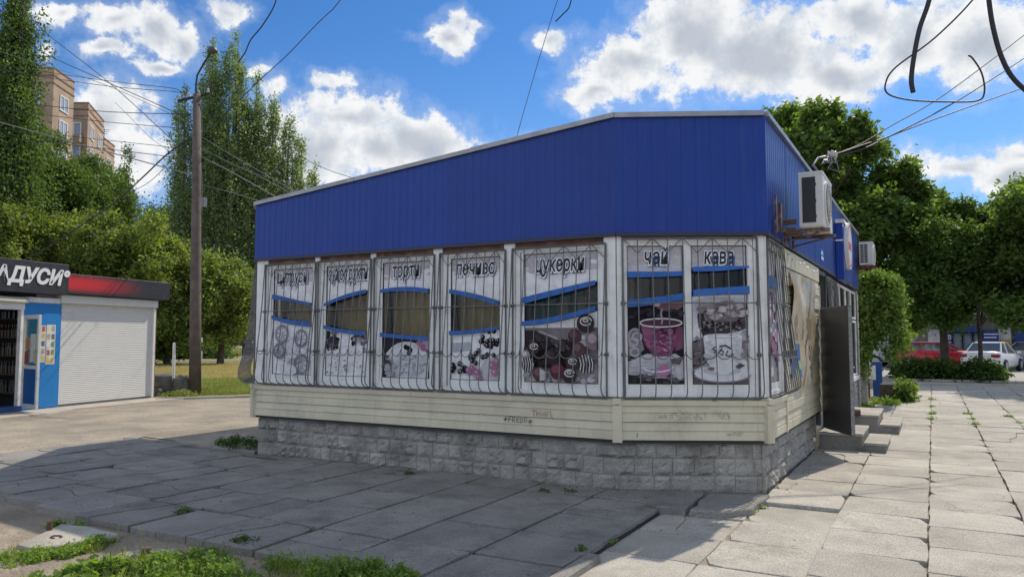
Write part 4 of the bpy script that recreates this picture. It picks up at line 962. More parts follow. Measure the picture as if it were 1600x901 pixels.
# ---- graffiti (thin strokes of pen on the boards)
def strokes(fr, u, z, h, paths, m, wd=.0035, y=-.0525, name='graffiti'):
    mb = MB()
    for pts in paths:
        V = []; P_ = [(u + a * h, z + b * h) for a, b in pts]
        for i, p in enumerate(P_):
            q0, q1 = P_[max(0, i - 1)], P_[min(len(P_) - 1, i + 1)]; dx, dz = q1[0] - q0[0], q1[1] - q0[1]; L = hypot(dx, dz) or 1
            V += [(p[0] - dz / L * wd, y, p[1] + dx / L * wd), (p[0] + dz / L * wd, y, p[1] - dx / L * wd)]
        mb.add(V, [(2 * i, 2 * i + 1, 2 * i + 3, 2 * i + 2) for i in range(len(P_) - 1)])
    return mb.build(name, m, shop, fr)
GK = mat('marker_black', (.03, .03, .028), .6); GR = mat('marker_red', (.38, .12, .08), .6); GF = mat('marker_faded', (.38, .33, .25), .6)
def star(a, b, r=.35): return [[(a - r, b), (a + r, b)], [(a, b - r), (a, b + r)], [(a - r * .6, b - r * .7), (a + r * .6, b + r * .7)]]
tagp = star(0, .5) + [[(.6, .9), (.55, .1)], [(.6, .9), (1.0, .95)], [(.57, .5), (.95, .55)], [(1.2, .1), (1.2, .9), (1.6, .8), (1.55, .55), (1.2, .5), (1.7, .1)], [(2.3, .85), (1.95, .8), (1.95, .15), (2.35, .1)], [(1.95, .5), (2.25, .5)],
                     [(2.55, .1), (2.55, .9), (2.95, .7), (2.9, .2), (2.55, .1)], [(3.2, .5), (3.3, .85), (3.6, .8), (3.65, .3), (3.35, .15), (3.2, .5)]] + star(4.2, .35)
strokes(frA, xa(-4.25), .655, .075, tagp, GK)
redp = [[(0, .95), (.9, .9)], [(.45, .9), (.4, .1)], [(.9, .8), (.9, .1)], [(.9, .5), (1.3, .5)], [(1.3, .8), (1.6, .7), (1.3, .45), (1.65, .3), (1.3, .15)], [(1.8, .2), (2.0, .6), (2.3, .3)], [(2.3, .9), (2.5, 0), (2.8, .9)], [(3.2, 1.1), (3.2, .2), (3.7, -.1)]]
strokes(frA, xa(-3.92), .735, .075, redp, GR)
r = random.Random(77); sc_ = []
x = 0
while x < 7.2:
    n = r.randrange(3, 6); sc_.append([(x + r.uniform(-.3, .4), r.uniform(0, 1)) for k in range(n)]); x += r.uniform(.28, .5)
strokes(frB, .42, .755, .10, sc_, GF, .003); strokes(frB, 1.12, .59, .05, sc_[:9], GF, .0025)
strokes(frB, .98, .945, .03, [[(0, 0), (0, 1), (1, 1), (1, 0)], [(.2, .2), (.5, .1)]], GK, .004, y=-.0672)
strokes(frB, .19, .57, .05, [[(0, 0), (.1, 1)]], GK, .003)

# ---- right wall: banner, entrance, door
bn = MB(); nu, nz_ = 40, 40; V = []; Cc = []
r = random.Random(12); fld = [(r.uniform(0, 1), r.uniform(0, 1), r.uniform(0, 2 * pi), r.uniform(4, 12), r.uniform(.001, .005)) for k in range(16)]
def bcol(a, b):
    c = (.46, .38, .25)
    if b > .62 and a < .30 and b < .93: c = (.03, .14, .42) if (int(a * 9) + int(b * 13)) % 4 else (.35, .5, .2)
    if .6 < a < .8 and .62 < b < .95 and (int(a * 14) + int(b * 22)) % 2: c = (.08, .09, .16)
    if .62 < a < .85 and .06 < b < .3 and (int(a * 13) + int(b * 17)) % 2: c = (.25, .36, .48)
    if .1 < a < .25 and .38 < b < .6 and (int(a * 20) + int(b * 17)) % 2: c = (.12, .12, .14)
    if .4 < a < .75 and .40 < b < .58: c = (.26, .20, .13)
    if abs(a - .45 - .3 * (b - .3)) < .05: c = (.60, .55, .44)
    if abs(a - .8 + .5 * (b - .1)) < .03: c = (.20, .16, .12)
    return c
for j in range(nz_ + 1):
    for i in range(nu + 1):
        a, b = i / nu, j / nz_; d = .075 + .01 * sin(a * 9 + b * 4)
        for (ca, cb_, th, fq, am) in fld: d += am * sin(((a - ca) * cos(th) + (b - cb_) * 1.3 * sin(th)) * fq * 2)
        sag = .05 * sin(pi * a) * (b - .5)
        V.append((1.28 + 2.05 * a + .015 * sin(b * 7), -max(.045, d), 2.40 - 1.36 * b - sag - (.05 * a if b > .5 else 0)))
Fb = []; 
for j in range(nz_):
    for i in range(nu): Fb.append((j * (nu + 1) + i, (j + 1) * (nu + 1) + i, (j + 1) * (nu + 1) + i + 1, j * (nu + 1) + i + 1))
ban = MB(); ban.v = [tuple(v) for v in V]; ban.f = Fb; ban.c = [bcol((k % nu + .5) / nu, (k // nu + .5) / nz_) for k in range(len(Fb))]
bo = ban.build('torn_banner', mat('banner_vinyl', (1, 1, 1), .35, attr=True, var=.1, vscale=8, dirt=(.36, .28, .17), dscale=5, damt=.6, bump=.004, bscale=20), None, fr_r, smooth=True)
tag(bo, 'crumpled faded beige banner hanging on the cream siding left of the grey door', 'banner')
# entrance block: white windows with transoms, tiled wall below, dark doorway
mb = MB(); mb.box(3.99, 10.6, .06, .1, .3, 2.72); mb.build('entrance_wall', M_inside, shop, fr_r)
def win_simple(u0, u1, z0, z1, glassm=M_gdark, fw=.045):
    mb = MB()
    mb.box(u0, u1, -.02, .04, z0, z0 + fw, ch=.003); mb.box(u0, u1, -.02, .04, z1 - fw, z1, ch=.003); mb.box(u0, u0 + fw, -.021, .039, z0 + fw, z1 - fw); mb.box(u1 - fw, u1, -.021, .039, z0 + fw, z1 - fw)
    o = mb.build('window', M_white, shop, fr_r); g = MB(); g.add([(u0 + fw, .0, z0 + fw), (u1 - fw, .0, z0 + fw), (u1 - fw, .0, z1 - fw), (u0 + fw, .0, z1 - fw)], [(0, 1, 2, 3)]); g.build('pane', glassm, o); return o
u = 5.0
Mcur = mat('white_blind', (.62, .62, .6), .6, var=.1, vscale=10)
for k in range(5):
    win_simple(u, u + 1.02, 2.02, 2.62, M_glass if k % 2 else M_gdark); win_simple(u, u + 1.02, .80, 1.985)
    mb = MB(); mb.box(u + .05, u + .97, .03, .034, .86, 1.93); mb.build('blind', Mcur, shop, fr_r); u += 1.06
mb = MB(); mb.box(4.98, 10.34, -.05, .03, .70, .79, ch=.006); mb.build('window_sill', M_white, shop, fr_r)
tm = MB()
for i in range(18):
    for j in range(4):
        o = inst(BM[(.172, (i * 7 + j) % 6)], 'wall_tile', shop, (-1.515 + .0, 13.28 + i * .3, .02 + j * .172), fr_r[1]); o.scale = (1.5, 1, 1)
mb = MB(); mb.box(3.97, 4.02, -.03, .05, .3, 2.66, ch=.004); mb.box(4.93, 4.98, -.03, .05, .3, 2.66, ch=.004); mb.box(4.02, 4.93, -.03, .05, 2.6, 2.66); mb.build('door_frame', M_door, shop, fr_r)
mb = MB(); mb.box(10.38, 10.66, -.03, .05, -.05, 2.70)
for k in range(13): mb.box(10.37, 10.67, -.045, -.03, .02 + k * .2, .20 + k * .2, ch=.008)
mb.build('end_pillar', M_plinth, shop, fr_r)
# open steel door leaf
hp = Vector((-1.455, 12.12, 0)); tipp = Vector((-1.0, 11.24, 0)); frD, LD = seg(hp, tipp)
mb = MB(); mb.box(0, LD, 0, .055, .285, 2.055, ch=.004); dl = mb.build('door_leaf', M_door, shop, frD)
mb = MB()
for z in (.5, 1.2, 1.85): mb.tube([(-.015, .03, z), (-.015, .03, z + .12)], .014, 8)
mb.build('hinge', M_door, dl)
mb = MB(); mb.box(LD - .14, LD - .06, .056, .064, 1.1, 1.32, ch=.003); mb.tube([(LD - .1, .06, 1.2), (LD - .1, .11, 1.2), (LD - .21, .11, 1.2)], .009, 8); mb.build('handle', M_trim, dl)
mb = MB(); mb.box(LD - .003, LD + .004, .004, .051, .30, 2.04); mb.build('edge_strip', mat('worn_edge', (.22, .22, .22), .5, var=.3, vscale=20), dl)
M_chalk = mat('chalk', (.115, .115, .12), .8)
ds = MB()
def dstroke(u, z, h, paths):
    for pts in paths:
        P_ = [(u + a * h, z + b * h) for a, b in pts]; V = []
        for i, p in enumerate(P_):
            q0, q1 = P_[max(0, i - 1)], P_[min(len(P_) - 1, i + 1)]; dx, dz = q1[0] - q0[0], q1[1] - q0[1]; L = hypot(dx, dz) or 1
            V += [(p[0] - dz / L * .006, -.002, p[1] + dx / L * .006), (p[0] + dz / L * .006, -.002, p[1] - dx / L * .006)]
        ds.add(V, [(2 * i, 2 * i + 1, 2 * i + 3, 2 * i + 2) for i in range(len(P_) - 1)])
dstroke(.12, 1.88, .09, [[(0, 0), (0, 1), (.5, .9), (.45, .55), (0, .5), (.6, 0)], [(1.1, 0), (1.1, 1), (1.6, .9), (1.5, .5), (1.1, .45)]])
dstroke(.1, .95, .10, [[(0, 0), (0, .9), (.5, .9)], [(0, .5), (.4, .5)], [(.7, .1), (1.2, .9)], [(1.4, 0), (1.4, 1), (1.9, .5), (1.4, .45)], [(2.2, 0), (2.4, .9), (2.7, 0)], [(3, .8), (3.5, .8)], [(3.25, .8), (3.25, 0)]])
ds.build('graffiti', M_chalk, dl)
# blue sign box and round sign
sb = thing('round_sign', 'round white shop sign with red lettering on a blue box fixed to the right wall', 'sign', (-1.25, 14.9, 2.6))
mb = MB(); mb.box(-1.445, -1.325, 14.45, 15.7, 2.64, 3.64, ch=.01); mb.build('sign_box', mat('sign_blue', (.010, .045, .30), .3), sb)
mb = MB(); mb.box(-1.45, -1.30, 14.43, 15.72, 3.645, 3.71); mb.box(-1.45, -1.32, 14.435, 14.45, 3.32, 3.35); mb.build('sign_trim', M_white, sb)
mb = MB(); mb.lathe([(.43, 0), (.43, .06)], (-1.32, 14.98, 3.28), 'x', 40); dsk = mb.build('sign_disc', mat('sign_white', (.72, .70, .70), .35), sb)
mb = MB()
Mred = mat('sign_red', (.50, .03, .05), .4)
for rad_ in (.38,): 
    for k in range(40):
        t0, t1 = 2 * pi * k / 40, 2 * pi * (k + 1) / 40; mb.add([(-1.257, 14.98 + rad_ * cos(t) * q, 3.28 + rad_ * sin(t) * q) for t, q in ((t0, 1), (t1, 1), (t1, .93), (t0, .93))], [(0, 1, 2, 3)])
for k in range(7):
    y = 14.70 + k * .08; mb.box(-1.2595, -1.2575, y, y + .02, 3.2, 3.34); mb.box(-1.2595, -1.2575, y + .02, y + .06, 3.2 + (k % 3) * .055, 3.225 + (k % 3) * .055)
mb.build('emblem', Mred, dsk)
pl = MB(); pl.box(4.15, 4.45, -.072, -.064, 2.80, 2.97); pt = pl.build('number_plate', M_kblue, shop, fr_r)
pl = MB(); pl.box(4.17, 4.43, -.0745, -.0725, 2.82, 2.86); pl.box(4.17, 4.35, -.0745, -.0725, 2.90, 2.94); pl.build('plate_print', M_white, pt)

# ------------------------------------------------------------------ steps
def steps(loc, L, label, w1, w2, zl, zu):
    t = thing('entrance_steps', label, 'steps', loc, 'concrete steps along the right wall')
    x0 = -1.50; mb = MB(); mb.box(x0, w1, loc[1], loc[1] + L, -.06, zu - .045, ch=.008); mb.build('riser_block', M_concd, t)
    mb = MB(); mb.box(w1, w2 - .02, loc[1] + .01, loc[1] + L - .01, -.06, zl - .04, ch=.008); mb.build('riser_block', M_concd, t)
    n = 3; 
    for k in range(n):
        a, b = loc[1] + L * k / n, loc[1] + L * (k + 1) / n - .006
        mb = MB(); mb.box(x0, w1 + .015, a, b, zu - .042, zu, ch=.006); mb.build('tread_slab', M_conc, t)
        mb = MB(); mb.box(w1 + .02, w2, a, b, zl - .037, zl, ch=.006); mb.build('tread_slab', M_conc, t)
steps((-1.0, 11.98, 0), 1.25, 'nearer pair of concrete steps under the open grey steel door', -.93, -.60, .115, .235)
steps((-1.0, 14.4, 0), 1.55, 'farther pair of concrete steps beyond the open steel door', -.86, -.52, .14, .29)
mb = MB(); mb.tube([(-1.3, 14.3, .33), (-1.12, 14.33, .33)], .06, 8); tag(mb.build('pipe_stub', M_rust), 'short dark pipe stub lying by the farther steps', 'pipe')

# ------------------------------------------------------------------ air conditioners
def ac(loc, label, L, dp, H, grid, brk=True):
    "outer unit: long side along Y, fan facing +X; loc = near lower inner corner"
    t = thing('air_conditioner', label, 'air conditioner', loc, 'outdoor air conditioner units on the right wall'); x, y, z = loc
    mb = MB(); mb.box(x, x + dp, y, y + L, z, z + H, ch=.012); mb.build('casing', M_acw, t)
    mb = MB(); mb.box(x - .004, x + dp + .006, y - .006, y + L + .006, z + H - .02, z + H + .012, ch=.004); mb.build('lid', M_acw, t)
    if not grid:
        mb = MB(); mb.box(x + .035, x + dp - .075, y - .008, y + .004, z + .05, z + H - .05); pn = mb.build('side_coil', M_black, t)
        mb = MB()
        for k in range(26): zz = z + .06 + k * (H - .12) / 26; mb.box(x + .038, x + dp - .078, y - .0105, y - .008, zz, zz + .006)
        mb.build('coil_fin', mat('fin_dark', (.03, .031, .034), .5), pn)
        mb = MB()
        for zz in (z + .1, z + H * .45, z + H - .15): mb.box(x + dp - .085, x + dp - .068, y - .010, y + .0, zz, zz + .03)
        mb.build('clip', M_dark, pn)
    else:
        mb = MB(); mb.box(x + .02, x + dp - .09, y - .005, y + .004, z + .04, z + H - .04); pn = mb.build('side_coil', M_black, t)
        mb = MB()
        for k in range(9): zz = z + .04 + k * (H - .09) / 8; mb.box(x + .015, x + dp - .085, y - .012, y - .005, zz, zz + .012)
        for k in range(3): xx = x + .015 + k * (dp - .115) / 2; mb.box(xx, xx + .01, y - .0125, y - .006, z + .04, z + H - .04)
        mb.build('side_grid', M_acw, pn)
    cy, cz = y + L * .42, z + H * .5; R = H * .42
    mb = MB(); mb.lathe([(R, 0), (R, .012), (R * .9, .02)], (x + dp, cy, cz), 'x', 28); rg_ = mb.build('fan_ring', M_acw, t)
    mb = MB(); mb.lathe([(R * .88, .021), (R * .1, .022)], (x + dp, cy, cz), 'x', 28); mb.build('fan_well', M_black, rg_)
    mb = MB()
    for k in range(1, 6): mb.tube([(x + dp + .03, cy + R * k / 6 * cos(t_), cz + R * k / 6 * sin(t_)) for t_ in [2 * pi * i / 20 for i in range(21)]], .003, 3, False)
    for k in range(6): t_ = pi * k / 3; mb.tube([(x + dp + .03, cy, cz), (x + dp + .02, cy + R * cos(t_), cz + R * sin(t_))], .003, 3)
    mb.build('guard_wire', M_acw, rg_)
    for yy in (y + .12, y + L - .16):
        mb = MB(); mb.box(-1.455, x + dp + .05, yy, yy + .035, z - .045, z - .004); mb.tube([(-1.44, yy + .017, z - .13), (x + dp - .06, yy + .017, z - .05)], .010, 5)
        mb.box(-1.455, -1.43, yy, yy + .035, z - .16, z + .02); mb.build('bracket', M_rust, t)
    return t
a1 = ac((-1.262, 8.92, 2.84), 'larger white air conditioner with dark side panel at the near end of the wall', .86, .25, .61, False)
ac((-1.36, 18.3, 3.22), 'smaller white air conditioner with gridded side beyond the round sign', .78, .27, .50, True)
# rusty mounting plates between wall corner and unit
mp_ = thing('wall_bracket', 'rusty steel bracket frame bolted to the blue fascia left of the nearer air conditioner', 'bracket', (-1.44, 8.9, 2.8))
mb = MB(); mb.box(-1.45, -1.43, 8.46, 8.51, 2.74, 3.16, ch=.004); mb.box(-1.45, -1.42, 8.68, 8.76, 2.80, 3.10, ch=.004); mb.build('upright', M_rust, mp_)
mb = MB(); mb.box(-1.44, -1.25, 8.60, 8.63, 2.765, 2.79); mb.box(-1.43, -1.28, 8.70, 9.3, 2.79, 2.815); mb.tube([(-1.43, 8.75, 2.72), (-1.2, 8.95, 2.79)], .010, 6); mb.box(-1.42, -1.28, 8.80, 8.84, 2.87, 2.92); mb.build('arm', M_rust, mp_)

# insulator cluster and service cables
ins = thing('cable_insulator', 'ceramic insulator with coiled grey cables on a bent pipe above the nearer air conditioner', 'insulator', (-1.4, 11.3, 4.0))
pI = at(1300, 243, 10.6)
mb = MB(); q = at(1283, 274, 10.3); mb.tube([q + Vector((0, 0, -.4)), q, at(1270, 258, 10.4), at(1278, 247, 10.5), pI], .018, 6); mb.build('bent_pipe', M_wireg, ins, smooth=True)
mb = MB(); mb.lathe([(.03, -.06), (.075, -.05), (.05, -.02), (.08, 0), (.05, .03), (.065, .05), (.02, .07)], pI, 'x', 12); mb.build('insulator_body', M_ins, ins, smooth=True)
mb = MB(); r = random.Random(4)
for k in range(6):
    a, b = r.uniform(-20, 14), r.uniform(6, 30); mb.tube([pI, at(1300 + a * .6, 243 + b * .3, 10.5), at(1300 + a, 243 + b, 10.4), at(1290 + a * .3, 243 + b * .8, 10.4), pI + Vector((.03, 0, -.05))], .008, 4)
mb.build('loose_cable', M_wireg, ins, smooth=True)
def wire(pts, r, label, m=M_wire, group=None, name='overhead_wire', sub=6):
    "smooth curve through 3D points"
    P_ = [Vector(p) for p in pts]; out = []
    for i in range(len(P_) - 1):
        p0, p1, p2, p3 = P_[max(0, i - 1)], P_[i], P_[i + 1], P_[min(len(P_) - 1, i + 2)]
        for k in range(sub):
            t = k / sub; out.append(.5 * ((2 * p1) + (p2 - p0) * t + (2 * p0 - 5 * p1 + 4 * p2 - p3) * t * t + (3 * p1 - p0 - 3 * p2 + p3) * t ** 3))
    out.append(P_[-1])
    return tag(MB().tube(out, r, 5).build(name, m, smooth=True), label, 'cable' if 'cable' in name else 'wire', group)
def W(pp, r, label, m=M_wire, group=None, name='overhead_wire'): return wire([at(*p) for p in pp], r, label, m, group, name)
SG = 'service wires running from the insulator to the upper right'
W([(1300, 243, 10.6), (1345, 225, 11), (1395, 195, 11.5), (1480, 145, 12.3), (1620, 40, 14)], .009, 'uppermost service wire leaving the ceramic insulator towards the upper right', M_wire, SG)
W([(1300, 243, 10.6), (1350, 226, 11), (1400, 208, 11.5), (1500, 155, 12.3), (1620, 78, 14)], .011, 'middle thicker service wire leaving the ceramic insulator towards the right edge', M_wire, SG)
W([(1300, 245, 10.6), (1350, 232, 11), (1395, 211, 11.5), (1500, 172, 12.3), (1620, 130, 14)], .010, 'lowest service wire leaving the ceramic insulator towards the right edge', M_wire, SG)
W([(1461, -60, 4.4), (1452, 0, 4.4), (1437, 45, 4.4), (1428, 90, 4.4), (1424, 125, 4.4), (1427, 145, 4.4)], .014, 'thick black cable end hanging down at the top right', M_wire, None, 'hanging_cable')
W([(1540, -60, 4.4), (1545, 0, 4.4), (1552, 45, 4.4), (1565, 90, 4.4), (1585, 125, 4.4), (1625, 160, 4.4)], .014, 'thick black cable curving out of the right edge at the top', M_wire, None, 'hanging_cable')
W([(1560, -60, 4.8), (1520, 0, 4.8), (1460, 60, 4.8), (1400, 105, 4.8), (1384, 130, 4.8), (1388, 147, 4.8), (1420, 156, 4.8), (1470, 159, 4.8), (1525, 158, 4.8), (1538, 145, 4.8), (1534, 115, 4.8), (1520, 92, 4.8), (1513, 87, 4.8)], .0055, 'thin black cable making a wide loop under the thick hanging cables', M_wire, None, 'hanging_cable')
W([(433, -30, 20), (430, 5, 20), (410, 40, 20), (392, 62, 20), (383, 82, 20), (372, 98, 20)], .018, 'wavy black cable coming down from the top edge to the tall poplar', M_wire, None, 'hanging_cable')
W([(520, 15, 22), (495, 38, 22), (450, 85, 22), (403, 128, 22), (350, 180, 22), (320, 205, 23)], .012, 'thin wire slanting down right of the tall poplar from the top edge')
W([(540, -10, 22), (520, 15, 22)], .012, 'short length of wire entering at the top edge')
W([(880, -20, 14), (868, 10, 14), (840, 100, 14), (805, 222, 13), (795, 260, 13)], .006, 'very thin wire dropping from the top edge onto the blue roof')
W([(896, -20, 14), (890, 10, 14), (880, 22, 14), (868, 34, 14)], .012, 'frayed black cable end at the top edge above the blue roof', M_wire, None, 'hanging_cable')

# ------------------------------------------------------------------ utility pole
PB = Vector((-18.94, 14.97, GZ)); pt_ = at(308, 148, 24.1)
pole = thing('utility_pole', 'weathered concrete utility pole with a crossarm and a street lamp left of the shop', 'utility pole', PB)
mb = MB(); tpz = Vector((pt_.x, pt_.y, pt_.z)); mb.tube([PB, PB.lerp(tpz, .3), PB.lerp(tpz, .7), tpz], [.175, .16, .135, .12], 12); mb.build('shaft', M_pole, pole, smooth=True)
mb = MB(); a, b = at(278, 158, 24.0), at(328, 146, 24.2); mb.tube([a, b], .045, 6); mb.build('crossarm', M_wire, pole)
mb = MB()
for k in range(4): p = a.lerp(b, .04 + k * .3); mb.lathe([(.02, .02), (.05, .06), (.03, .1), (.05, .13), (.02, .18)], p, 'z', 8)
mb.build('insulator', M_ins, pole)
lt = at(332, 78, 23.8)
mb = MB(); mb.tube([tpz + Vector((0, 0, -.3)), at(306, 135, 24), at(308, 118, 24), at(318, 100, 23.9), at(328, 84, 23.8)], .03, 6); mb.build('lamp_arm', M_wire, pole, smooth=True)
mb = MB(); mb.lathe([(.04, .10), (.12, .07), (.17, -.04), (.16, -.08), (.08, -.13)], lt, 'z', 12); lh = mb.build('lamp_head', mat('lamp_shell', (.07, .065, .06), .5), pole, smooth=True)
for (px, py, w_, h_, m_, lab) in ((311, 531, .24, .16, M_white, 'white paper notice'), (307, 540, .26, .07, M_white, 'torn white notice strip'), (313, 555, .15, .28, M_white, 'torn white notice')):
    c = at(px, py, 23.93); mb = MB(); n = 5; V = []
    for k in range(n + 1):
        t = (k / n - .5) * w_; V += [c + RR * t + Vector((0, 0, -h_ / 2)) - F0 * (.02 - t * t), c + RR * t + Vector((0, 0, h_ / 2)) - F0 * (.02 - t * t)]
    mb.add(V, [(2 * k, 2 * k + 2, 2 * k + 3, 2 * k + 1) for k in range(n)]); mb.build('notice', m_, pole)
mb = MB()
for py in (205, 214, 220, 272): c = at(308, py, 24.1); mb.lathe([(.15, -.015), (.155, 0), (.15, .015)], c, 'z', 12)
mb.build('clamp_band', M_trim, pole)
mb = MB(); mb.tube([at(316, 330, 23.9), at(316, 290, 23.9), at(314, 250, 23.95), at(316, 200, 24), at(314, 160, 24)], .014, 5); mb.box(*(lambda c: (c.x - .06, c.x + .06, c.y - .06, c.y + .06, c.z - .15, c.z + .15))(at(319, 316, 23.85))); mb.build('conduit', M_wireg, pole)
WG = 'overhead wires reaching the utility pole from the left'
LW = [([(30, 5, 30), (66, 47, 28), (169, 128, 26), (265, 215, 24.5), (305, 252, 24.1)], .012, 'steep wire crossing from the top left down to the pole', M_wire),
      ([(0, 30, 30), (60, 78, 28), (160, 125, 26), (250, 165, 24.5), (304, 190, 24.1)], .013, 'long wire slanting from the upper left poplar to the pole', M_wire),
      ([(-60, 145, 30), (0, 156, 28), (134, 172, 26), (225, 177, 24.5), (306, 178, 24.1)], .013, 'nearly level wire passing below the top windows of the apartment block', M_wire),
      ([(-60, 158, 30), (0, 170, 28), (140, 188, 26), (265, 199, 24.5), (306, 203, 24.1)], .011, 'second nearly level wire just under the one by the top windows', M_wire),
      ([(-60, 92, 30), (94, 116, 28), (180, 128, 26), (268, 138, 24.5), (285, 146, 24.1)], .011, 'upper of the two wires tied to the left end of the crossarm', M_wire),
      ([(-60, 100, 30), (78, 122, 28), (180, 136, 26), (268, 143, 24.5), (295, 148, 24.1)], .011, 'lower of the two wires tied to the left end of the crossarm', M_wire),
      ([(-60, 172, 26), (0, 191, 26), (156, 234, 25), (281, 268, 24.3), (305, 274, 24.1)], .018, 'pale thick cable sagging from the left edge to the middle of the pole', M_wireg),
      ([(-60, 195, 30), (165, 219, 27), (266, 230, 24.5), (305, 236, 24.1)], .010, 'thin wire just above the small dark poplar', M_wire),
      ([(-60, 205, 30), (100, 225, 28), (185, 235, 26), (250, 243, 24.5), (305, 252, 24.1)], .012, 'lower level wire in front of the small dark poplar', M_wire),
      ([(305, 212, 24.1), (265, 238, 24.5), (222, 278, 25), (180, 316, 26), (130, 350, 27), (60, 395, 28), (0, 420, 29)], .024, 'thick black cable slanting down from the pole to the lower left', M_wire),
      ([(273, 245, 24.5), (235, 283, 25), (200, 302, 26)], .010, 'thin wire beside the thick slanting cable', M_wire),
      ([(180, 160, 28), (210, 190, 27), (235, 215, 25), (270, 240, 24.4), (304, 262, 24.1)], .008, 'faint wire over the big white cloud left of the pole', M_wireg),
      ([(-60, 60, 30), (60, 100, 28), (135, 122, 27), (210, 152, 25), (304, 196, 24.1)], .009, 'faint wire slanting past the apartment roof corner', M_wireg)]
for (pp, r_, lab, m_) in LW: W(pp, r_, lab, m_, WG)
RG = 'wires running from the utility pole towards the shop'
for (pp, r_, lab, m_) in (([(305, 241, 24.1), (345, 260, 23), (384, 281, 22), (440, 312, 20), (480, 330, 19.5)], .018, 'pale thick cable from the pole slanting down towards the blue roof', M_wireg),
        ([(312, 212, 24.1), (370, 247, 23), (428, 280, 21), (470, 305, 20)], .011, 'upper thin wire from the pole crossing the poplars', M_wireg),
        ([(312, 230, 24.1), (360, 255, 23), (405, 275, 21), (450, 300, 20)], .010, 'middle thin wire from the pole crossing the poplars', M_wireg),
        ([(314, 288, 24.1), (345, 296, 23), (380, 306, 22), (430, 322, 20)], .009, 'lowest thin wire from the pole crossing the poplars', M_wireg),
        ([(440, 222, 30), (480, 250, 28), (520, 268, 26), (565, 282, 24)], .010, 'thin dark wire between the poplars and the big cloud above the roof', M_wire)): W(pp, r_, lab, m_, RG)
# white post and rubble beside the kiosk
mb = MB(); p = G(270, 617, GZ); mb.lathe([(.045, 0), (.045, 1.5), (.03, 1.54)], (p.x, p.y, GZ), 'z', 10); tag(mb.build('white_post', M_white), 'short white pipe post beside the rubble right of the kiosk', 'post')
rb = G(255, 618, GZ); mb = MB(); rr = random.Random(8)
for (dx, dy, s, h, lab) in ((-.35, .25, .42, .62, 'large dark concrete block beside the kiosk wall'), (.12, .5, .30, .55, 'smaller grey concrete block behind the white post'), (-.1, -.1, .18, .2, 'little broken stone in front of the concrete blocks')):
    mb = MB(); n = 9; V = []
    for (z, k) in ((0, 1), (h * .5, 1.05), (h * .9, .9), (h, .6)):
        for i in range(n): t = 2 * pi * i / n; q = s * k * rr.uniform(.8, 1.1); V.append((rb.x + dx + q * cos(t), rb.y + dy + q * sin(t), GZ + z + (rr.uniform(-.04, .04) if z else 0)))
    mb.add(V, [(i + n * j, (i + 1) % n + n * j, (i + 1) % n + n * (j + 1), i + n * (j + 1)) for j in range(3) for i in range(n)] + [tuple(range(3 * n, 4 * n))])
    tag(mb.build('concrete_block', mat('block_dark', (.13, .12, .10), .95, bump=.02, bscale=12, var=.3, vscale=4)), lab, 'concrete block')

# ------------------------------------------------------------------ kiosk on the left
kio = thing('kiosk', 'small blue kiosk with closed white roller shutter, black and red signs and an open door', 'kiosk', KA)
frK = (KA, atan2(KV.y, KV.x)); K0, K1 = 0.0, 3.05          # u along the front, -y is outwards
def K(mb, name, m, par=kio, smooth=False): return mb.build(name, m, par, frK if par is kio else None, smooth)
mb = MB(); mb.box(-.55, 3.10, .12, 2.4, -.05, 2.65); K(mb, 'body', mat('kiosk_wall', (.45, .45, .44), .6, dirt=(.25, .23, .2), damt=.4))
mb = MB(); mb.box(-4.2, -.55, 2.3, 2.4, -.05, 2.65); mb.box(-4.2, -.55, .1, 2.3, 2.45, 2.65); mb.box(-4.2, -.55, .1, 2.3, -.05, .02); mb.box(-4.3, -4.2, .0, 2.4, -.05, 2.65)
mb.box(-.60, -.555, .13, 2.3, .0, 2.45); K(mb, 'side_room', mat('kiosk_inside', (.035, .033, .03), .8))
# shutter slats (a few pixels each) and its box and rails
mb = MB(); ns = 52; z0 = .03; hh = (2.44 - z0) / ns
for k in range(ns):
    z = z0 + k * hh; V = []
    prof = [(-.0, 0), (-.012, hh * .15), (-.016, hh * .5), (-.012, hh * .85), (-.0, hh)]
    for (y, dz) in prof: V += [(.06, .085 + y, z + dz), (2.98, .085 + y, z + dz)]
    mb.add(V, [(2 * i, 2 * i + 1, 2 * i + 3, 2 * i + 2) for i in range(4)])
so = K(mb, 'roller_shutter', M_shut); 
mb = MB(); mb.box(-.02, 3.06, -.06, .12, 2.44, 2.64, ch=.012); K(mb, 'shutter_box', M_shut)
mb = MB(); mb.box(2.98, 3.05, -.0, .12, .0, 2.44, ch=.006); K(mb, 'shutter_rail', M_shut)
mb = MB(); mb.box(-.0, .06, .02, .12, .0, 2.44, ch=.006); K(mb, 'shutter_rail', M_kblue)
mb = MB(); mb.box(3.05, 3.10, .02, .13, 0, 2.6); K(mb, 'end_trim', M_wood)
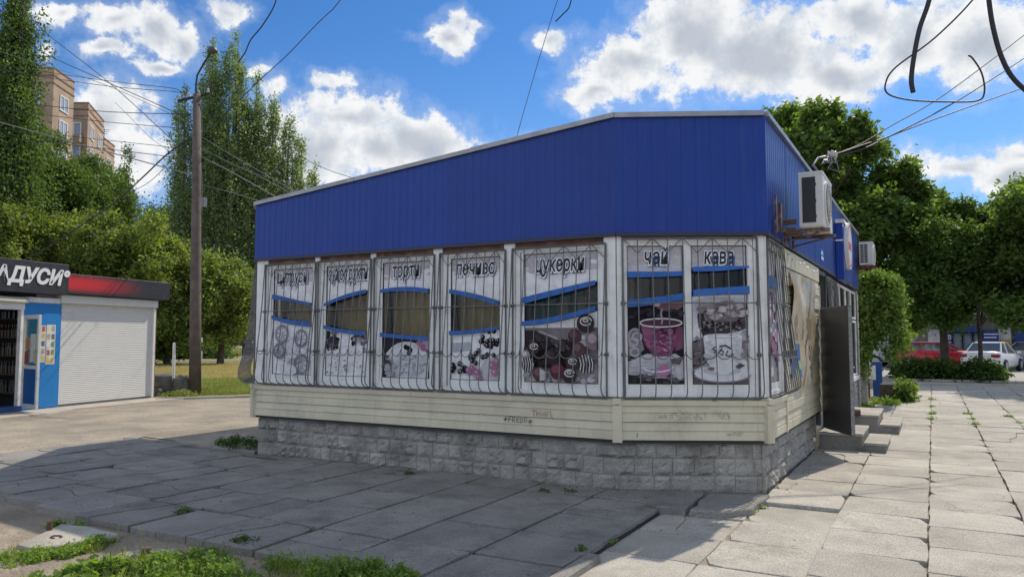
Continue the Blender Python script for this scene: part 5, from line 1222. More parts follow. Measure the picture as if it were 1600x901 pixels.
# blue panel with notices
mb = MB(); mb.box(-.92, 0.0, .0, .12, .0, 2.42, ch=.004); bp_ = K(mb, 'blue_panel', M_kblue)
mb = MB(); mb.box(-.92, 0.0, -.01, .12, 2.42, 2.54, ch=.004); K(mb, 'panel_header', M_white)
rr = random.Random(3)
for (u0, u1, z0, z1) in ((-.60, -.36, 1.05, 1.9), (-.34, -.10, 1.0, 1.92)):
    nt_ = MB(); nt_.add([(u0, -.003, z0), (u1, -.003, z0), (u1, -.003, z1), (u0, -.003, z1)], [(0, 1, 2, 3)], (.62, .62, .58))
    for i in range(2):
        for j in range(5):
            c = rr.choice([(.5, .12, .08), (.2, .3, .1), (.65, .62, .5), (.4, .35, .3), (.6, .45, .1), (.15, .15, .2), (.68, .68, .66)]); a = u0 + .015 + i * (u1 - u0) / 2; z = z0 + .03 + j * (z1 - z0) / 5
            nt_.add([(a, -.0045, z), (a + .085, -.0045, z), (a + .085, -.0045, z + .12), (a, -.0045, z + .12)], [(0, 1, 2, 3)], c)
    nt_.build('notice', M_print, bp_)
# open glazed door, swung outwards
DH = Vector((-.62, -.02, 0)); ang = radians(-118)
dM = Matrix.Translation((-.96, -.03, 0)) @ Matrix.Rotation(radians(-108), 4, 'Z')
def D(mb, name, m, par): return mb.build(name, m, par, frK if par is kio else None)
mb = MB(dM); mb.box(0, .07, 0, .05, .07, 2.12, ch=.004); mb.box(.70, .77, 0, .05, .07, 2.12, ch=.004); mb.box(.07, .70, .001, .049, .07, .16); mb.box(.07, .70, .001, .049, 2.03, 2.12); mb.box(.07, .70, .001, .049, .93, 1.0)
kd_ = D(mb, 'glazed_door', M_white, kio)
mb = MB(dM); mb.box(.07, .70, .018, .032, .16, .93); D(mb, 'lower_panel', mat('panel_blue', (.01, .11, .36), .5), kd_)
mb = MB(dM); mb.box(.07, .70, .02, .026, 1.0, 2.03); D(mb, 'pane', M_glass, kd_)
mb = MB(dM); mb.tube([(.735, -.02, 1.05), (.735, -.06, 1.07), (.735, -.06, 1.35), (.735, -.02, 1.37)], .014, 6); D(mb, 'handle', M_trim, kd_)
mb = MB(dM); mb.box(.10, .28, .010, .014, 1.03, 1.32); mb.add([(.11, .009, 1.1), (.27, .009, 1.1), (.27, .009, 1.28), (.11, .009, 1.28)], [(0, 1, 2, 3)]); D(mb, 'red_sign', mat('notice_red', (.35, .06, .03), .5), kd_)
mb = MB(dM); mb.box(.14, .3, .010, .014, 1.36, 1.62); D(mb, 'orange_sign', mat('notice_orange', (.6, .25, .04), .5), kd_)
mb = MB(dM); mb.box(.36, .6, .010, .014, 1.08, 1.7); D(mb, 'price_list', mat('notice_white', (.68, .68, .64), .6, var=.2, vscale=60), kd_)
# doorway surround, step, shelves with bottles
mb = MB(); mb.box(-4.2, -.93, -.02, .10, 2.24, 2.42, ch=.006); K(mb, 'rolled_shutter', M_shut)
mb = MB(); mb.tube([(-4.2, -.06, 2.46), (-.90, -.06, 2.46)], .07, 10); K(mb, 'shutter_roll', mat('cream_roll', (.6, .57, .47), .5), smooth=True)
mb = MB(); mb.box(-4.2, -.98, -.12, .3, -.05, .10, ch=.008); K(mb, 'door_step', mat('step_blue', (.02, .09, .28), .6, dirt=(.1, .1, .1), damt=.5))
mb = MB(); mb.box(-1.0, -.93, .0, .10, .10, 2.24, ch=.005); K(mb, 'door_jamb', M_white)
sh_ = thing('bottle_shelf', 'dim shelves of bottles inside the open kiosk doorway', 'shelf', (KA + KV * -1.6 - KN * 1.5))
mb = MB()
for k in range(5): mb.box(-.86, -.61, .2, 2.25, .35 + k * .42, .37 + k * .42)
mb.build('shelf_board', mat('shelf_dim', (.10, .09, .08), .7), sh_, frK)
rr = random.Random(6); bms = []
for c in ((.03, .012, .01), (.012, .03, .012), (.07, .06, .03), (.08, .08, .07), (.05, .012, .01), (.02, .03, .06)):
    bms.append(MB().lathe([(.035, 0), (.037, .16), (.014, .22), (.014, .29)], (0, 0, 0), 'z', 6).me('bottle', mat('bottle_%d' % len(bms), c, .15)))
for k in range(5):
    for i in range(24):
        p = KA + KV * (-.78 + rr.uniform(0, .06)) - KN * (.25 + i * .083); tag(None, None) if 0 else None
        o = inst(rr.choice(bms), 'bottle', sh_, (p.x, p.y, .372 + k * .42), 0)
# signs
mb = MB(); mb.box(-4.2, -.0, -.22, .12, 2.62, 3.34, ch=.008); sg = K(mb, 'black_sign', M_kdark)
me = text_mesh('ГРАДУСИ°', .46, .02, .006, mat('sign_letters', (.72, .72, .70), .4), 'lettering', shear=.22, sx=1.0, align='RIGHT')
o = bpy.data.objects.new('lettering', me); COL.objects.link(o); o.parent = sg; o.location = (-.02, -.230, 2.985)
mb = MB(); mb.box(.0, 3.32, -.20, .12, 2.655, 3.14, ch=.008); sg2 = K(mb, 'red_sign', M_kdark)
mr = bpy.data.materials.new('red_gradient_print'); mr.use_nodes = True; t = NT(mr.node_tree); bs_ = t.n['Principled BSDF']; bs_.inputs['Roughness'].default_value = .45
tc_ = t.new('ShaderNodeTexCoord'); sp = t.new('ShaderNodeSeparateXYZ'); t.link(tc_.outputs['Object'], sp.inputs[0])
f1 = t.ramp(sp.outputs[0], .3, 2.6, 1, 0); f2 = t.math('MULTIPLY', t.ramp(sp.outputs[2], 2.66, 2.85, 0, 1), t.ramp(sp.outputs[2], 2.98, 3.12, 1, .25)); f2 = t.math('MULTIPLY', f1, f2)
nz2 = t.ramp(t.noise(14, 4, .7, tc_.outputs['Object']), .66, .72); cc = t.mix(f2, (.022, .022, .028), (.52, .02, .025)); t.link(t.mix(nz2, cc, (.45, .42, .42)), bs_.inputs['Base Color'])
mb = MB(); mb.add([(.02, -.205, 2.67), (3.30, -.205, 2.67), (3.30, -.205, 3.125), (.02, -.205, 3.125)], [(0, 1, 2, 3)]); mb.build('print', mr, sg2)

# ------------------------------------------------------------------ apartment block
apt = thing('apartment_block', 'tall tan brick apartment block in stepped sections behind the trees at the far left', 'building', Vector((-92, 52, 0)))
dirA = (at(108, 127, 95) - at(77, 105, 88)); 
def apt_block(pc, Dc, ztop, wleft, wright, skew):
    "pc: px of the near vertical corner; faces run back to the left and to the right"
    c = at(pc, 300, Dc); c.z = 0
    dR = (F0 - RR * skew).normalized(); dL = -RR
    # right-hand side recedes along dR, front face runs along dL
    A = c + dL * wleft; B = c; Cc_ = c + dR * wright
    for (p, q, nm) in ((A, B, 'left'), (B, Cc_, 'right')):
        fr, L = seg(p, q); zt = ztop; mb = MB(); mb.box(0, L, .0, .4, 0, zt); wall = mb.build('wall', M_brick, apt, fr)
        mb = MB()
        for zz in (zt - 1.0, zt - 1.9, zt - .12): mb.box(-.05, L + .05, -.08, 0, zz, zz + .16)
        mb.build('brick_course', mat('brick_dark', (.24, .14, .09), .9), wall)
        nf = int(zt / 3.0); nw = max(1, int(L / 4.2))
        for f in range(nf - 5, nf):
            zb = zt - 4.6 - (nf - 1 - f) * 3.0
            for i in range(nw):
                u0 = L * (i + .5) / nw - 1.0
                mb = MB(); mb.box(u0, u0 + 2.0, -.12, .0, zb, zb + .12); mb.box(u0, u0 + 2.0, -.12, .0, zb + 1.75, zb + 1.87); mb.box(u0, u0 + .12, -.119, .0, zb + .12, zb + 1.75); mb.box(u0 + 1.88, u0 + 2.0, -.119, .0, zb + .12, zb + 1.75); mb.box(u0 + .95, u0 + 1.07, -.119, 0, zb + .12, zb + 1.75)
                wn = mb.build('window', M_white, wall); mb = MB(); mb.add([(u0 + .1, -.05, zb + .1), (u0 + 1.9, -.05, zb + .1), (u0 + 1.9, -.05, zb + 1.77), (u0 + .1, -.05, zb + 1.77)], [(0, 1, 2, 3)])
                mb.build('pane', mat('apt_glass', (.30, .33, .36), .1, spec=.8), wn)
                if nm == 'left':
                    mb = MB(); mb.box(u0 - .3, u0 + 2.3, -.9, -.1, zb - 1.0, zb - .05); mb.build('balcony', M_brick, wall)
    mb = MB(); R_ = [A, B, Cc_, Cc_ + (A - B)]; mb.add([(p.x, p.y, ztop - .3) for p in R_], [(0, 1, 2, 3)]); mb.build('roof', M_trim, apt)
apt_block(77, 88, 33.4, 10.0, 5.0, .10)
apt_block(133, 101, 33.3, 3.6, 9.0, .30)
apt_block(157, 118, 33.2, 4.0, 6.0, .2)
mb = MB(); p = at(162, 228, 112); mb.tube([p, p + Vector((0, 0, 2.6))], .05, 5)
for k in range(3): mb.tube([p + RR * -.9 * (1 - k * .25) + Vector((0, 0, 2.4 - k * .3)), p + RR * .9 * (1 - k * .25) + Vector((0, 0, 2.4 - k * .3))], .035, 4)
mb.build('antenna', M_wire, apt)

# ------------------------------------------------------------------ buildings across the road on the right
bl_ = thing('bank_building', 'shopfronts with blue panels and glass doors behind the parked cars', 'building', Vector((4, 52, 0)))
YB = 50.0
def bx(px): d = ray(px, 528); return d.x / d.y * YB
def bz(px, y): d = ray(px, y); return 1.6 + d.z / d.y * YB
M_far = mat('grey_render', (.34, .33, .33), .9, var=.06)
M_navy = mat('navy_panel', (.012, .035, .20), .5)
mb = MB(); mb.box(bx(1380), bx(1700), YB + .3, YB + 8, -.1, 6.2); mb.build('wall', M_far, bl_)
def pan(p0, p1, y0, y1, m, name, dy=0.0, par=None):
    mb = MB(); mb.box(bx(p0), bx(p1), YB - dy, YB + .3, bz(p0, y1), bz(p0, y0), ch=.02); return mb.build(name, m, par or bl_)
cs = pan(1487, 1534, 509, 519, M_navy, 'canopy', .6)
me = text_mesh('ПРИВАТ', .42, .01, .01, M_inkw, 'lettering', shear=0, sx=1.0)
pan(1480, 1487, 519, 562, M_navy, 'column_panel', .1)
for (a, b, nm) in ((1489, 1503, 'door'), (1505, 1519, 'door'), (1521, 1532, 'window')):
    o = pan(a, b, 519, 563, mat('far_frame', (.10, .12, .16), .5), nm, .05); mb = MB(); mb.add([(bx(a) + .08, YB - .07, bz(a, 561)), (bx(b) - .08, YB - .07, bz(b, 561)), (bx(b) - .08, YB - .07, bz(b, 521)), (bx(a) + .08, YB - .07, bz(a, 521))], [(0, 1, 2, 3)])
    mb.build('pane', mat('far_glass', (.14, .18, .22), .08, spec=.9), o)
sp_ = pan(1535, 1560, 516, 558, M_navy, 'info_panel', .3)
mb = MB()
for k, wd in enumerate((.9, .8, 0, 1.0, 0, 1.0, .95)):
    if wd: z = bz(1538, 521 + k * 5); mb.box(bx(1537), bx(1537) + wd * .75, YB - .312, YB - .302, z - .06, z)
mb.build('panel_text', M_white, sp_)
for k, chh in enumerate('ВБС'):
    me = text_mesh(chh, .36, .005, .004, M_inkw, 'lettering', shear=0, sx=1.0); o = bpy.data.objects.new('lettering', me); COL.objects.link(o); put(o, bl_, ((bx(1483.5), YB - .11, bz(1483, 527 + k * 11)), 0))
pan(1560, 1580, 512, 545, mat('pale_panel', (.55, .55, .53), .7, var=.2, vscale=2), 'pale_panel', .02); pan(1563, 1578, 530, 540, mat('orange_sign', (.5, .28, .05), .6), 'sign', .1); pan(1560, 1582, 540, 563, mat('pink_wall', (.42, .18, .15), .8), 'low_wall', .12)
pan(1585, 1600, 508, 565, M_navy, 'column_panel', .15); pan(1602, 1640, 508, 565, mat('far_glass', (.14, .18, .22), .08), 'window', .1)
pan(1405, 1430, 512, 560, M_far, 'pier', .2); pan(1408, 1428, 508, 514, M_navy, 'sign', .4); pan(1450, 1470, 515, 562, mat('pale_panel', (.55, .55, .53), .7), 'pale_panel', .05)
mb = MB(); mb.box(bx(1420), bx(1640), YB - .9, YB + .3, bz(1500, 500), bz(1500, 496)); mb.build('eaves', mat('dark_eaves', (.08, .08, .09), .8), bl_)
tw = thing('office_block', 'pale grey multi storey block glimpsed above and between the right hand trees', 'building', Vector((9, 82, 0)))
p0, p1 = at(1462, 400, 78), at(1700, 400, 78); yy = 82
def bx2(px): d = ray(px, 528); return d.x / d.y * yy
def bz2(px, y): d = ray(px, y); return 1.6 + d.z / d.y * yy
mb = MB(); mb.box(bx2(1455), bx2(1780), yy, yy + 14, 0, bz2(1560, 322)); wl = mb.build('wall', mat('tower_grey', (.33, .35, .40), .9, var=.05), tw)
mb = MB(); mb.box(bx2(1560), bx2(1600), yy + 2, yy + 8, bz2(1560, 322), bz2(1560, 310)); mb.build('roof_house', M_far, tw)
for f in range(4):
    for i in range(9):
        x = bx2(1462) + i * 2.7; z = bz2(1560, 345) - f * 3.1; mb = MB(); mb.box(x, x + 1.7, yy - .06, yy, z - 1.5, z); wn = mb.build('window', M_white, tw)
        mb = MB(); mb.box(x + .1, x + .8, yy - .08, yy - .062, z - 1.4, z - .1); mb.box(x + .9, x + 1.6, yy - .08, yy - .062, z - 1.4, z - .1); mb.build('pane', mat('apt_glass', (.3, .33, .36), .1), wn)

# ------------------------------------------------------------------ cars
def car(name, label, loc, rz, col, L=4.5, Wd=1.78, H=1.45, kind='sedan'):
    t = thing(name, label, 'car', loc, 'cars parked by the roads', absolute=False, rz=rz)
    paint = mat('paint_%d%d%d' % tuple(int(c * 99) for c in col), col, .22, spec=.6)
    h = Wd / 2; st = []
    if kind == 'sedan': prof = [(-L / 2, .38, .55, .80), (-L / 2 + .08, .28, .8, .96), (-L * .36, .20, .86, 1.0), (-L * .2, .20, h * .97, .93), (0, .20, .89, .90), (L * .2, .20, h * .97, .90), (L * .36, .22, .87, .82), (L / 2 - .12, .26, .78, .70), (L / 2, .36, .6, .58)]
    else: prof = [(-L / 2, .42, .7, .95), (-L / 2 + .08, .32, .84, 1.02), (-L * .36, .28, .9, 1.04), (-L * .2, .28, .9, 1.02), (0, .28, .9, 1.0), (L * .2, .28, .9, 1.0), (L * .36, .30, .88, .95), (L / 2 - .12, .34, .8, .82), (L / 2, .42, .65, .66)]
    mb = MB(); V = []; n = 10
    for (x, zb, hw, zt) in prof:
        zt_ = zt; ring = [(0, zb), (hw * .85, zb), (hw, zb + .14), (hw * 1.0, (zb + zt_) / 2 + .05), (hw * .95, zt_ - .06), (hw * .84, zt_), (0, zt_ + .025)]
        V += [(x, y, z) for y, z in ring] + [(x, -y, z) for y, z in ring[-2:0:-1]]
    m = 12; Fc = [(i * m + k, i * m + (k + 1) % m, (i + 1) * m + (k + 1) % m, (i + 1) * m + k) for i in range(len(prof) - 1) for k in range(m)] + [tuple(range(m))[::-1], tuple(range((len(prof) - 1) * m, len(prof) * m))]
    mb.add(V, Fc); mb.build('body', paint, t, smooth=True)
    # cabin: glass house with pillars and roof
    zb = .88 if kind == 'sedan' else .98; x0, x1, r0, r1 = (-L * .37, L * .23, -L * .19, L * .06) if kind == 'sedan' else (-L * .47, L * .22, -L * .40, L * .06)
    wb, wr = h * .86, h * .66
    mb = MB(); B4 = [(x0, -wb, zb), (x1, -wb, zb), (x1, wb, zb), (x0, wb, zb)]; R4 = [(r0, -wr, H - .03), (r1, -wr, H - .03), (r1, wr, H - .03), (r0, wr, H - .03)]
    mb.add(B4 + R4, [(0, 1, 5, 4), (1, 2, 6, 5), (2, 3, 7, 6), (3, 0, 4, 7), (4, 5, 6, 7)]); mb.build('glasshouse', mat('car_glass', (.05, .06, .065), .06, spec=.9), t)
    mb = MB(); mb.add([(r0 - .03, -wr - .02, H - .045), (r1 + .03, -wr - .02, H - .045), (r1 + .03, wr + .02, H - .045), (r0 - .03, wr + .02, H - .045), (r0 + .1, -wr + .12, H + .01), (r1 - .1, -wr + .12, H + .01), (r1 - .1, wr - .12, H + .01), (r0 + .1, wr - .12, H + .01)],
                      [(0, 1, 5, 4), (1, 2, 6, 5), (2, 3, 7, 6), (3, 0, 4, 7), (4, 5, 6, 7)])
    mb.build('roof', paint, t, smooth=False)
    for s in (1, -1):
        mb = MB()
        for (xa_, xb_) in ((x0, r0), (x1, r1), ((x0 + x1) / 2 - .15, (r0 + r1) / 2 - .05)): mb.tube([(xa_, s * (wb + .005), zb), (xb_, s * (wr + .005), H - .04)], .035, 4)
        mb.build('pillar', paint, t)
        mb = MB(); mb.box(x1 - .32, x1 - .2, s * (h + .01) if s > 0 else -h - .16, s * (h + .16) if s > 0 else -h - .01, zb, zb + .13, ch=.02); mb.build('mirror', paint, t)
        mb = MB(); mb.box(-L / 2 + .0, -L / 2 + .16, min(s * .86, s * .5), max(s * .86, s * .5), .72, .88, ch=.03); mb.build('tail_light', mat('tail_red', (.30, .02, .03), .2), t)
        mb = MB(); mb.box(L / 2 - .22, L / 2 - .06, min(s * .82, s * .5), max(s * .82, s * .5), .56, .70, ch=.03); mb.build('headlight', mat('lamp_clear', (.5, .5, .5), .1), t)
        for x in (-L * .30, L * .31):
            mb = MB(); mb.lathe([(.30, -.10), (.325, -.07), (.325, .07), (.30, .10)], (x, s * (h - .06), .32), 'y', 18); wh = mb.build('wheel', mat('tyre', (.02, .02, .02), .8), t, smooth=False)
            mb = MB(); mb.lathe([(.2, -.106), (.17, -.112), (.05, -.108)] if s < 0 else [(.2, .106), (.17, .112), (.05, .108)], (x, s * (h - .06), .32), 'y', 14); mb.build('rim', mat('rim_silver', (.4, .4, .42), .3, metal=.8), wh)
    mb = MB(); mb.box(-L / 2 - .012, -L / 2 + .05, -.27, .27, .62, .75); mb.build('number_plate', mat('plate', (.5, .5, .48), .5), t)
    mb = MB(); mb.box(-L / 2 - .03, -L / 2 + .12, -.72, .72, .34, .50, ch=.03); mb.box(L / 2 - .1, L / 2 + .02, -.72, .72, .30, .46, ch=.03); mb.build('bumper', paint, t)
    return t
g = T(1549, 44.5); car('parked_car', 'white sedan parked with its rear towards the shop on the right', (g.x, 44.5, GZ + .03), radians(73), (.70, .70, .70), L=4.5)
g = T(1468, 46); car('parked_car', 'red car parked side on behind the dark tree trunk', (g.x, 45.6, GZ + .03), radians(-12), (.45, .012, .03), L=4.2, H=1.45, kind='hatch')
g = T(1412, 49); car('parked_car', 'silver car half hidden by foliage left of the red car', (g.x, 48.5, GZ + .03), radians(-8), (.4, .42, .44), L=4.3, kind='hatch')
g = T(1625, 47); car('parked_car', 'grey car at the very right behind the white sedan', (g.x, 49, GZ + .03), radians(60), (.25, .26, .28), L=4.4)
d_ = tp(369, 100); car('parked_car', 'black estate car parked far off beyond the grass on the left', (d_.x, d_.y, hgt(d_.x, d_.y) + .1), YAW + radians(8), (.012, .013, .018), L=4.8, H=1.6, kind='hatch')
d_ = tp(408, 104); car('parked_car', 'silver car far off beside the black one at the shop corner', (d_.x, d_.y, hgt(d_.x, d_.y) + .1), YAW + radians(5), (.45, .46, .48), L=4.4, H=1.5, kind='hatch')

# ------------------------------------------------------------------ ivy covered stand, stump, box
iv = thing('ivy_covered_stand', 'metal stand completely overgrown with bright ivy just past the end of the shop', 'ivy', (-1.1, 21.2, GZ))
mb = MB()
for (x, y) in ((-1.5, 20.5), (-1.5, 21.9)): mb.tube([(x, y, GZ), (x, y, 2.7)], .04, 6)
mb.box(-1.55, -.74, 20.35, 21.95, 2.68, 2.74); mb.build('frame', M_rust, iv)
rg = np.random.default_rng(9); K_ = 420; C_ = []
for k in range(K_):
    a = rg.uniform(0, 1); 
    if k < 170: x_ = rg.uniform(-1.6, -.68); C_.append((x_, rg.uniform(20.3, 22), 2.72 + .34 * cos((x_ + 1.35) / .75 * 1.3) + rg.normal() * .07))
    elif k < 250: z_ = rg.uniform(1.25, 2.6); C_.append((-.70 + .07 * sin(z_ * 5) + rg.normal() * .06, rg.uniform(20.25, 22), z_))
    elif k < 360: x_ = rg.uniform(-1.65, -.68); C_.append((x_, 20.25 + rg.normal() * .09, rg.uniform(1.2 + .2 * sin(x_ * 9), 2.75)))
    else: C_.append((rg.uniform(-1.65, -1.35), 20.15 + rg.normal() * .1, rg.uniform(.7, 2.9)))
leaves('foliage', C_, .075, 17000, .05, L_ivy, iv, 10, up=0)
C2 = [(rg.uniform(-.80, -.52), rg.uniform(21.7, 22.9), rg.uniform(0, .5) * rg.uniform(.2, 1)) for k in range(40)]
tag(leaves('ivy_bush', C2, .09, 3200, .05, L_maple, None, 11, lmin=-.05), 'small leafy bush trailing at the foot of the ivy stand', 'bush')
mb = MB(); c = G(1386, 628, -.04); mb.box(c.x - .17, c.x + .17, c.y, c.y + .4, -.06, .42, ch=.02); tag(mb.build('concrete_urn', mat('block_brown', (.10, .08, .065), .95, bump=.01, var=.3, vscale=6)), 'dark squat concrete bin standing before the ivy', 'bin')
mb = MB(); c = G(1370, 624, -.04); mb.box(c.x - .14, c.x + .1, c.y + .9, c.y + 1.0, -.05, .95, ch=.01); tag(mb.build('notice_board', mat('board_blue', (.02, .08, .3), .5)), 'narrow blue board standing behind the concrete bin', 'board')
mb = MB(); c = G(1365, 624, -.04); mb.box(c.x - .12, c.x + .02, c.y + .85, c.y + .88, .45, .85); tag(mb.build('paper_notice', M_white), 'white sheet fixed to the narrow blue board', 'notice')
mb = MB(); c = G(1350, 640, -.04); mb.box(-1.62, -1.40, 20.1, 20.25, -.05, 1.0, ch=.02); tag(mb.build('stone_pillar', M_plinth), 'short rough stone pillar under the ivy at the shop end', 'pillar')

# ------------------------------------------------------------------ weeds, grass, foreground debris
def patch(name, pts, n, h, ls, m, seed, label, sp=.035, up=.2, z=GZ, K=90):
    rg = np.random.default_rng(seed); C = []
    for k in range(K):
        i = rg.integers(0, len(pts)); x, y, r_ = pts[i]; p = G(x, y, z); a = rg.uniform(0, 2 * pi); q = sqrt(rg.uniform(0, 1)) * r_
        C.append((p.x + q * cos(a), p.y + q * sin(a), z + h * rg.uniform(.1, 1) * (1.05 - q / r_ * .8)))
    o = leaves(name, C, np.array([[sp, sp, sp * .7]] * len(C)), n, ls, m, None, seed, up=up, lmin=z - .01); return tag(o, label, None, None, 'stuff')
patch('weeds', [(310, 888, .22), (275, 898, .28), (330, 908, .28), (250, 915, .3), (350, 918, .25)], 6000, .17, .017, L_weed, 1, 'bright green leafy weeds at the bottom left edge of the paving', .03)
patch('weeds', [(150, 905, .3), (190, 900, .25), (230, 895, .2), (110, 912, .3)], 1500, .13, .034, L_weed, 2, 'broad leaved plantain weeds at the bottom left', .03, K=60)
patch('weeds', [(135, 855, .14), (155, 850, .12), (100, 868, .14), (60, 872, .12), (30, 875, .16)], 3600, .08, .016, L_weed, 3, 'weeds around the pale concrete lump', .025)
patch('weeds', [(500, 915, .2), (545, 912, .18), (590, 912, .16), (560, 925, .2), (620, 922, .14)], 8000, .20, .014, L_weed, 4, 'sunlit fine weeds at the bottom centre edge', .03)
patch('weeds', [(430, 884, .12), (470, 889, .13), (505, 893, .12)], 2600, .07, .015, L_weed, 5, 'shaded weeds growing along the platform edge', .03)
patch('weeds', [(95, 822, .07), (120, 825, .07), (80, 823, .05)], 700, .05, .014, L_weed, 6, 'little weeds behind the pale concrete lump', .02, K=30)
patch('weeds', [(1030, 798, .10), (1000, 806, .09), (1050, 795, .08), (945, 850, .07), (1185, 795, .06), (1170, 802, .05)], 1500, .05, .014, L_weed, 7, 'weeds in the gap between the platform and the broken slab', .02, z=-.05, K=50)
patch('weeds', [(380, 697, .3), (410, 700, .25), (355, 692, .25), (440, 703, .2)], 2200, .14, .02, L_dark, 8, 'dark weeds at the foot of the left shop corner', .04, z=0, K=60)
patch('weeds', [(1365, 628, .35), (1385, 632, .4), (1400, 622, .35), (1350, 640, .2), (1410, 612, .3)], 5000, .16, .03, L_weed, 9, 'grass and weeds beside the ivy stand', .05, z=-.03, K=90)
for i, (x, y) in enumerate(((1456, 640), (1456, 655), (1512, 645), (1519, 660), (1560, 640), (1583, 660), (1455, 622))):
    pass
patch('joint_grass', [(1456, 636, .05), (1456, 648, .05), (1456, 656, .05), (1514, 648, .07), (1518, 656, .06), (1522, 664, .05), (1575, 652, .06), (1590, 662, .06), (1456, 625, .06)], 1600, .04, .02, L_weed, 12, 'grass growing in the joints of the sunny paving', .03, z=-.03, K=60)
patch('joint_grass', [(640, 740, .05), (890, 770, .08), (850, 768, .06), (1010, 782, .05), (910, 860, .05), (500, 712, .1), (380, 845, .1), (285, 800, .06)], 1300, .03, .013, L_dark, 13, 'small weeds along joints of the shaded paving', .02, z=.0, K=60)
def grass_strip(name, poly_px, n, h, m, seed, label, z=GZ, wd=.012):
    "upright blades scattered over a quadrilateral of ground"
    rg = np.random.default_rng(seed); q = [G(x, y, z) for x, y in poly_px]; s, t = rg.uniform(0, 1, n)[:, None], rg.uniform(0, 1, n)[:, None]
    qa = [np.array(p) for p in q]; base = (qa[0] * (1 - s) + qa[1] * s) * (1 - t) + (qa[3] * (1 - s) + qa[2] * s) * t
    a = rg.uniform(0, 2 * pi, n); d = np.stack([np.cos(a), np.sin(a), a * 0], 1) * wd; hh_ = h * rg.uniform(.4, 1.2, n); tip = base + np.stack([rg.normal(size=n) * h * .35, rg.normal(size=n) * h * .35, hh_], 1)
    V = np.stack([base - d, base + d, tip], 1).reshape(-1, 3); me = bpy.data.meshes.new(name); me.vertices.add(3 * n); me.vertices.foreach_set('co', V.astype(np.float32).ravel()); me.loops.add(3 * n); me.loops.foreach_set('vertex_index', np.arange(3 * n, dtype=np.int32))
    me.polygons.add(n); me.polygons.foreach_set('loop_start', np.arange(0, 3 * n, 3, dtype=np.int32)); me.polygons.foreach_set('loop_total', np.full(n, 3, dtype=np.int32)); me.update(calc_edges=True); me.materials.append(m)
    o = bpy.data.objects.new(name, me); COL.objects.link(o); return tag(o, label, None, None, 'stuff')
grass_strip('grass', [(255, 619), (405, 615), (405, 592), (255, 595)], 26000, .11, L_grass, 1, 'green verge grass between the kerb and the dry patch', wd=.014)
grass_strip('dry_grass', [(225, 592), (420, 592), (420, 568), (225, 569)], 26000, .12, leafmat('leaf_dry', (.30, .25, .12), (.50, .42, .22), .3), 2, 'yellow dry grass field behind the utility pole', wd=.02)
grass_strip('grass', [(225, 556), (420, 555), (420, 546), (225, 547)], 24000, .35, L_grass, 3, 'taller green grass beyond the footpath', wd=.05)
patch('weeds', [(295, 612, .5), (310, 612, .4), (270, 622, .4), (285, 622, .4)], 3000, .25, .03, L_grass, 14, 'weeds round the base of the utility pole and rubble', .06)
for k, (q_, n_, h_, lab) in enumerate((([(5, 880), (160, 862), (170, 850), (10, 858)], 700, .07, 'thin grass blades round the pale concrete lump'), ([(110, 915), (400, 915), (350, 868), (180, 880)], 1500, .13, 'grass blades mixed into the weeds at the bottom left'), ([(410, 905), (660, 915), (600, 880), (430, 872)], 1200, .10, 'grass blades mixed into the weeds along the platform edge'))):
    grass_strip('grass', q_, n_, h_, L_grass, 30 + k, lab, wd=.0035)
# pale concrete lump with rusty pipe in the foreground
lp = thing('concrete_lump', 'pale broken concrete lump with a rusty pipe stub among the weeds in the foreground', 'concrete lump', G(100, 850, GZ))
P0 = [G(x, y, GZ) for x, y in ((25, 862), (60, 845), (95, 828), (140, 832), (185, 843), (150, 852), (90, 862), (50, 868))]
slabpoly(jag([(p.x, p.y) for p in P0], .12, .02, 9), GZ - .03, GZ + .055, 'slab', lp, M_conc)
mb = MB(); c = G(77, 838, GZ); mb.lathe([(.022, 0), (.022, .13), (.017, .13)], (c.x, c.y, GZ), 'z', 9); mb.build('pipe_stub', M_rust, lp)
mb = MB(); c2 = G(88, 838, GZ + .06); mb.tube([(c2.x + .05 * cos(t_), c2.y + .035 * sin(t_), GZ + .06) for t_ in [2 * pi * k / 12 for k in range(11)]], .006, 5); mb.build('iron_ring', M_rust, lp)
lp2 = thing('concrete_lump', 'pale concrete lump with a broken pipe among broad leaved weeds at the bottom left', 'concrete lump', G(205, 880, GZ))
P0 = [G(x, y, GZ) for x, y in ((160, 888), (190, 872), (235, 866), (285, 866), (262, 880), (215, 892))]
slabpoly(jag([(p.x, p.y) for p in P0], .12, .02, 10), GZ - .03, GZ + .05, 'slab', lp2, M_conc)
mb = MB(); c = G(228, 878, GZ); mb.lathe([(.035, 0), (.035, .11), (.028, .11)], (c.x, c.y, GZ), 'z', 9); mb.build('pipe_stub', M_rust, lp2)
mb = MB(); rr = random.Random(5)
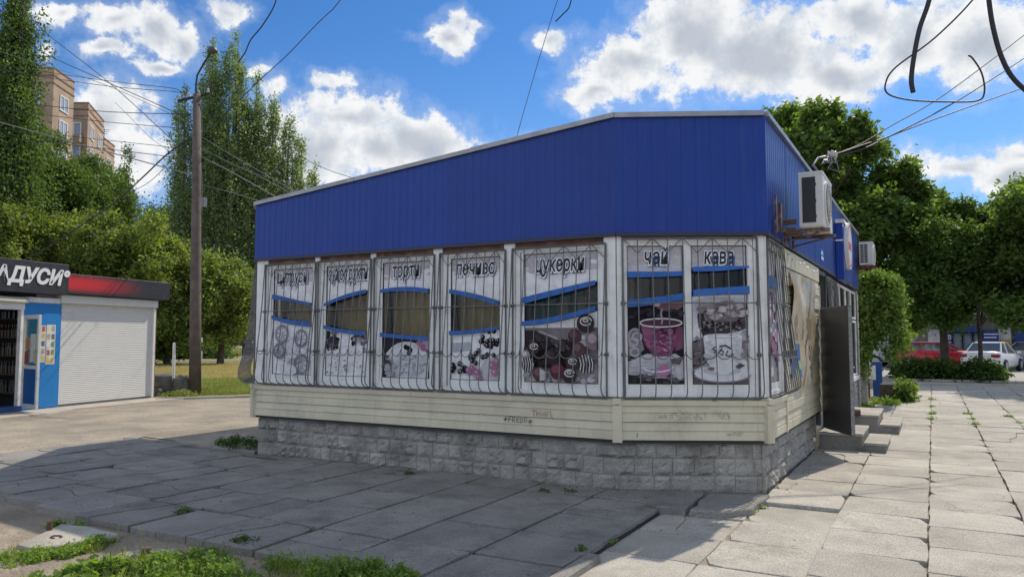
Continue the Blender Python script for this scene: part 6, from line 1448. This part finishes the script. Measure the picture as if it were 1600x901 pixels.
for (x, y, hh2) in ((140, 885, .22), (180, 868, .30), (218, 862, .26), (192, 880, .16), (208, 880, .14), (228, 885, .17), (173, 895, .2)):
    c = G(x, y + 12, GZ); mb.tube([c, c + Vector((rr.uniform(-.02, .02), 0, hh2 * .6)), c + Vector((rr.uniform(-.03, .03), 0, hh2))], [.0025, .0025, .005], 4)
tag(mb.build('plantain_stalks', L_grass), 'thin upright seed stalks above the broad leaved weeds', None, None, 'stuff')
# twigs, dry leaves and grit lying on the slabs and along the foot of the walls
mb = MB(); rr = random.Random(21)
for k in range(420):
    if k < 170: x, y = rr.uniform(-2.2, 3.5), rr.uniform(4.6, 22); z = -.004
    elif k < 280: x, y = rr.uniform(-9.5, -2.4), rr.uniform(4.3, 7.5); z = .022
    else:
        t_ = rr.random(); x, y = (WA.x + (WB.x - WA.x) * t_, 7.5 - abs(rr.gauss(0, .05))) if k < 360 else (-1.42 + abs(rr.gauss(0, .05)), 8.3 + t_ * 3.6); z = .022 if k < 360 else 0
    s_ = rr.uniform(.006, .02); a = rr.uniform(0, 6.28)
    mb.add([(x, y, z), (x + s_ * cos(a) * 2, y + s_ * sin(a) * 2, z + .004), (x + s_ * cos(a + 1.2), y + s_ * sin(a + 1.2), z + s_ * .5)], [(0, 1, 2)])
tag(mb.build('litter', mat('dry_litter', (.12, .095, .05), .9, var=.4, vscale=5)), 'dry leaves and grit scattered on the slabs', None, None, 'stuff')
# pebbles and debris
mb = MB(); rr = random.Random(15)
def peb(p, s, z):
    V = [(p.x + s * rr.uniform(.6, 1) * cos(t_), p.y + s * rr.uniform(.6, 1) * sin(t_), z) for t_ in (0, 1.2, 2.5, 3.7, 5)]; mb.add(V + [(p.x, p.y, z + s * .7)], [(i, (i + 1) % 5, 5) for i in range(5)])
for k in range(900):
    x, y = rr.uniform(0, 420), rr.uniform(785, 900)
    if y < 765 + (x / 420) * 105: continue
    peb(G(x, y, GZ), rr.uniform(.003, .012), GZ - .002)
for k in range(1200): x, y = rr.uniform(0, 400), rr.uniform(635, 740); peb(G(x, y, GZ), rr.uniform(.006, .022), GZ + .008)
tag(mb.build('gravel', mat('gravel_mix', (.30, .26, .2), .9, var=.4, vscale=30)), 'loose pebbles on the dirt and the dusty lot', None, None, 'stuff')
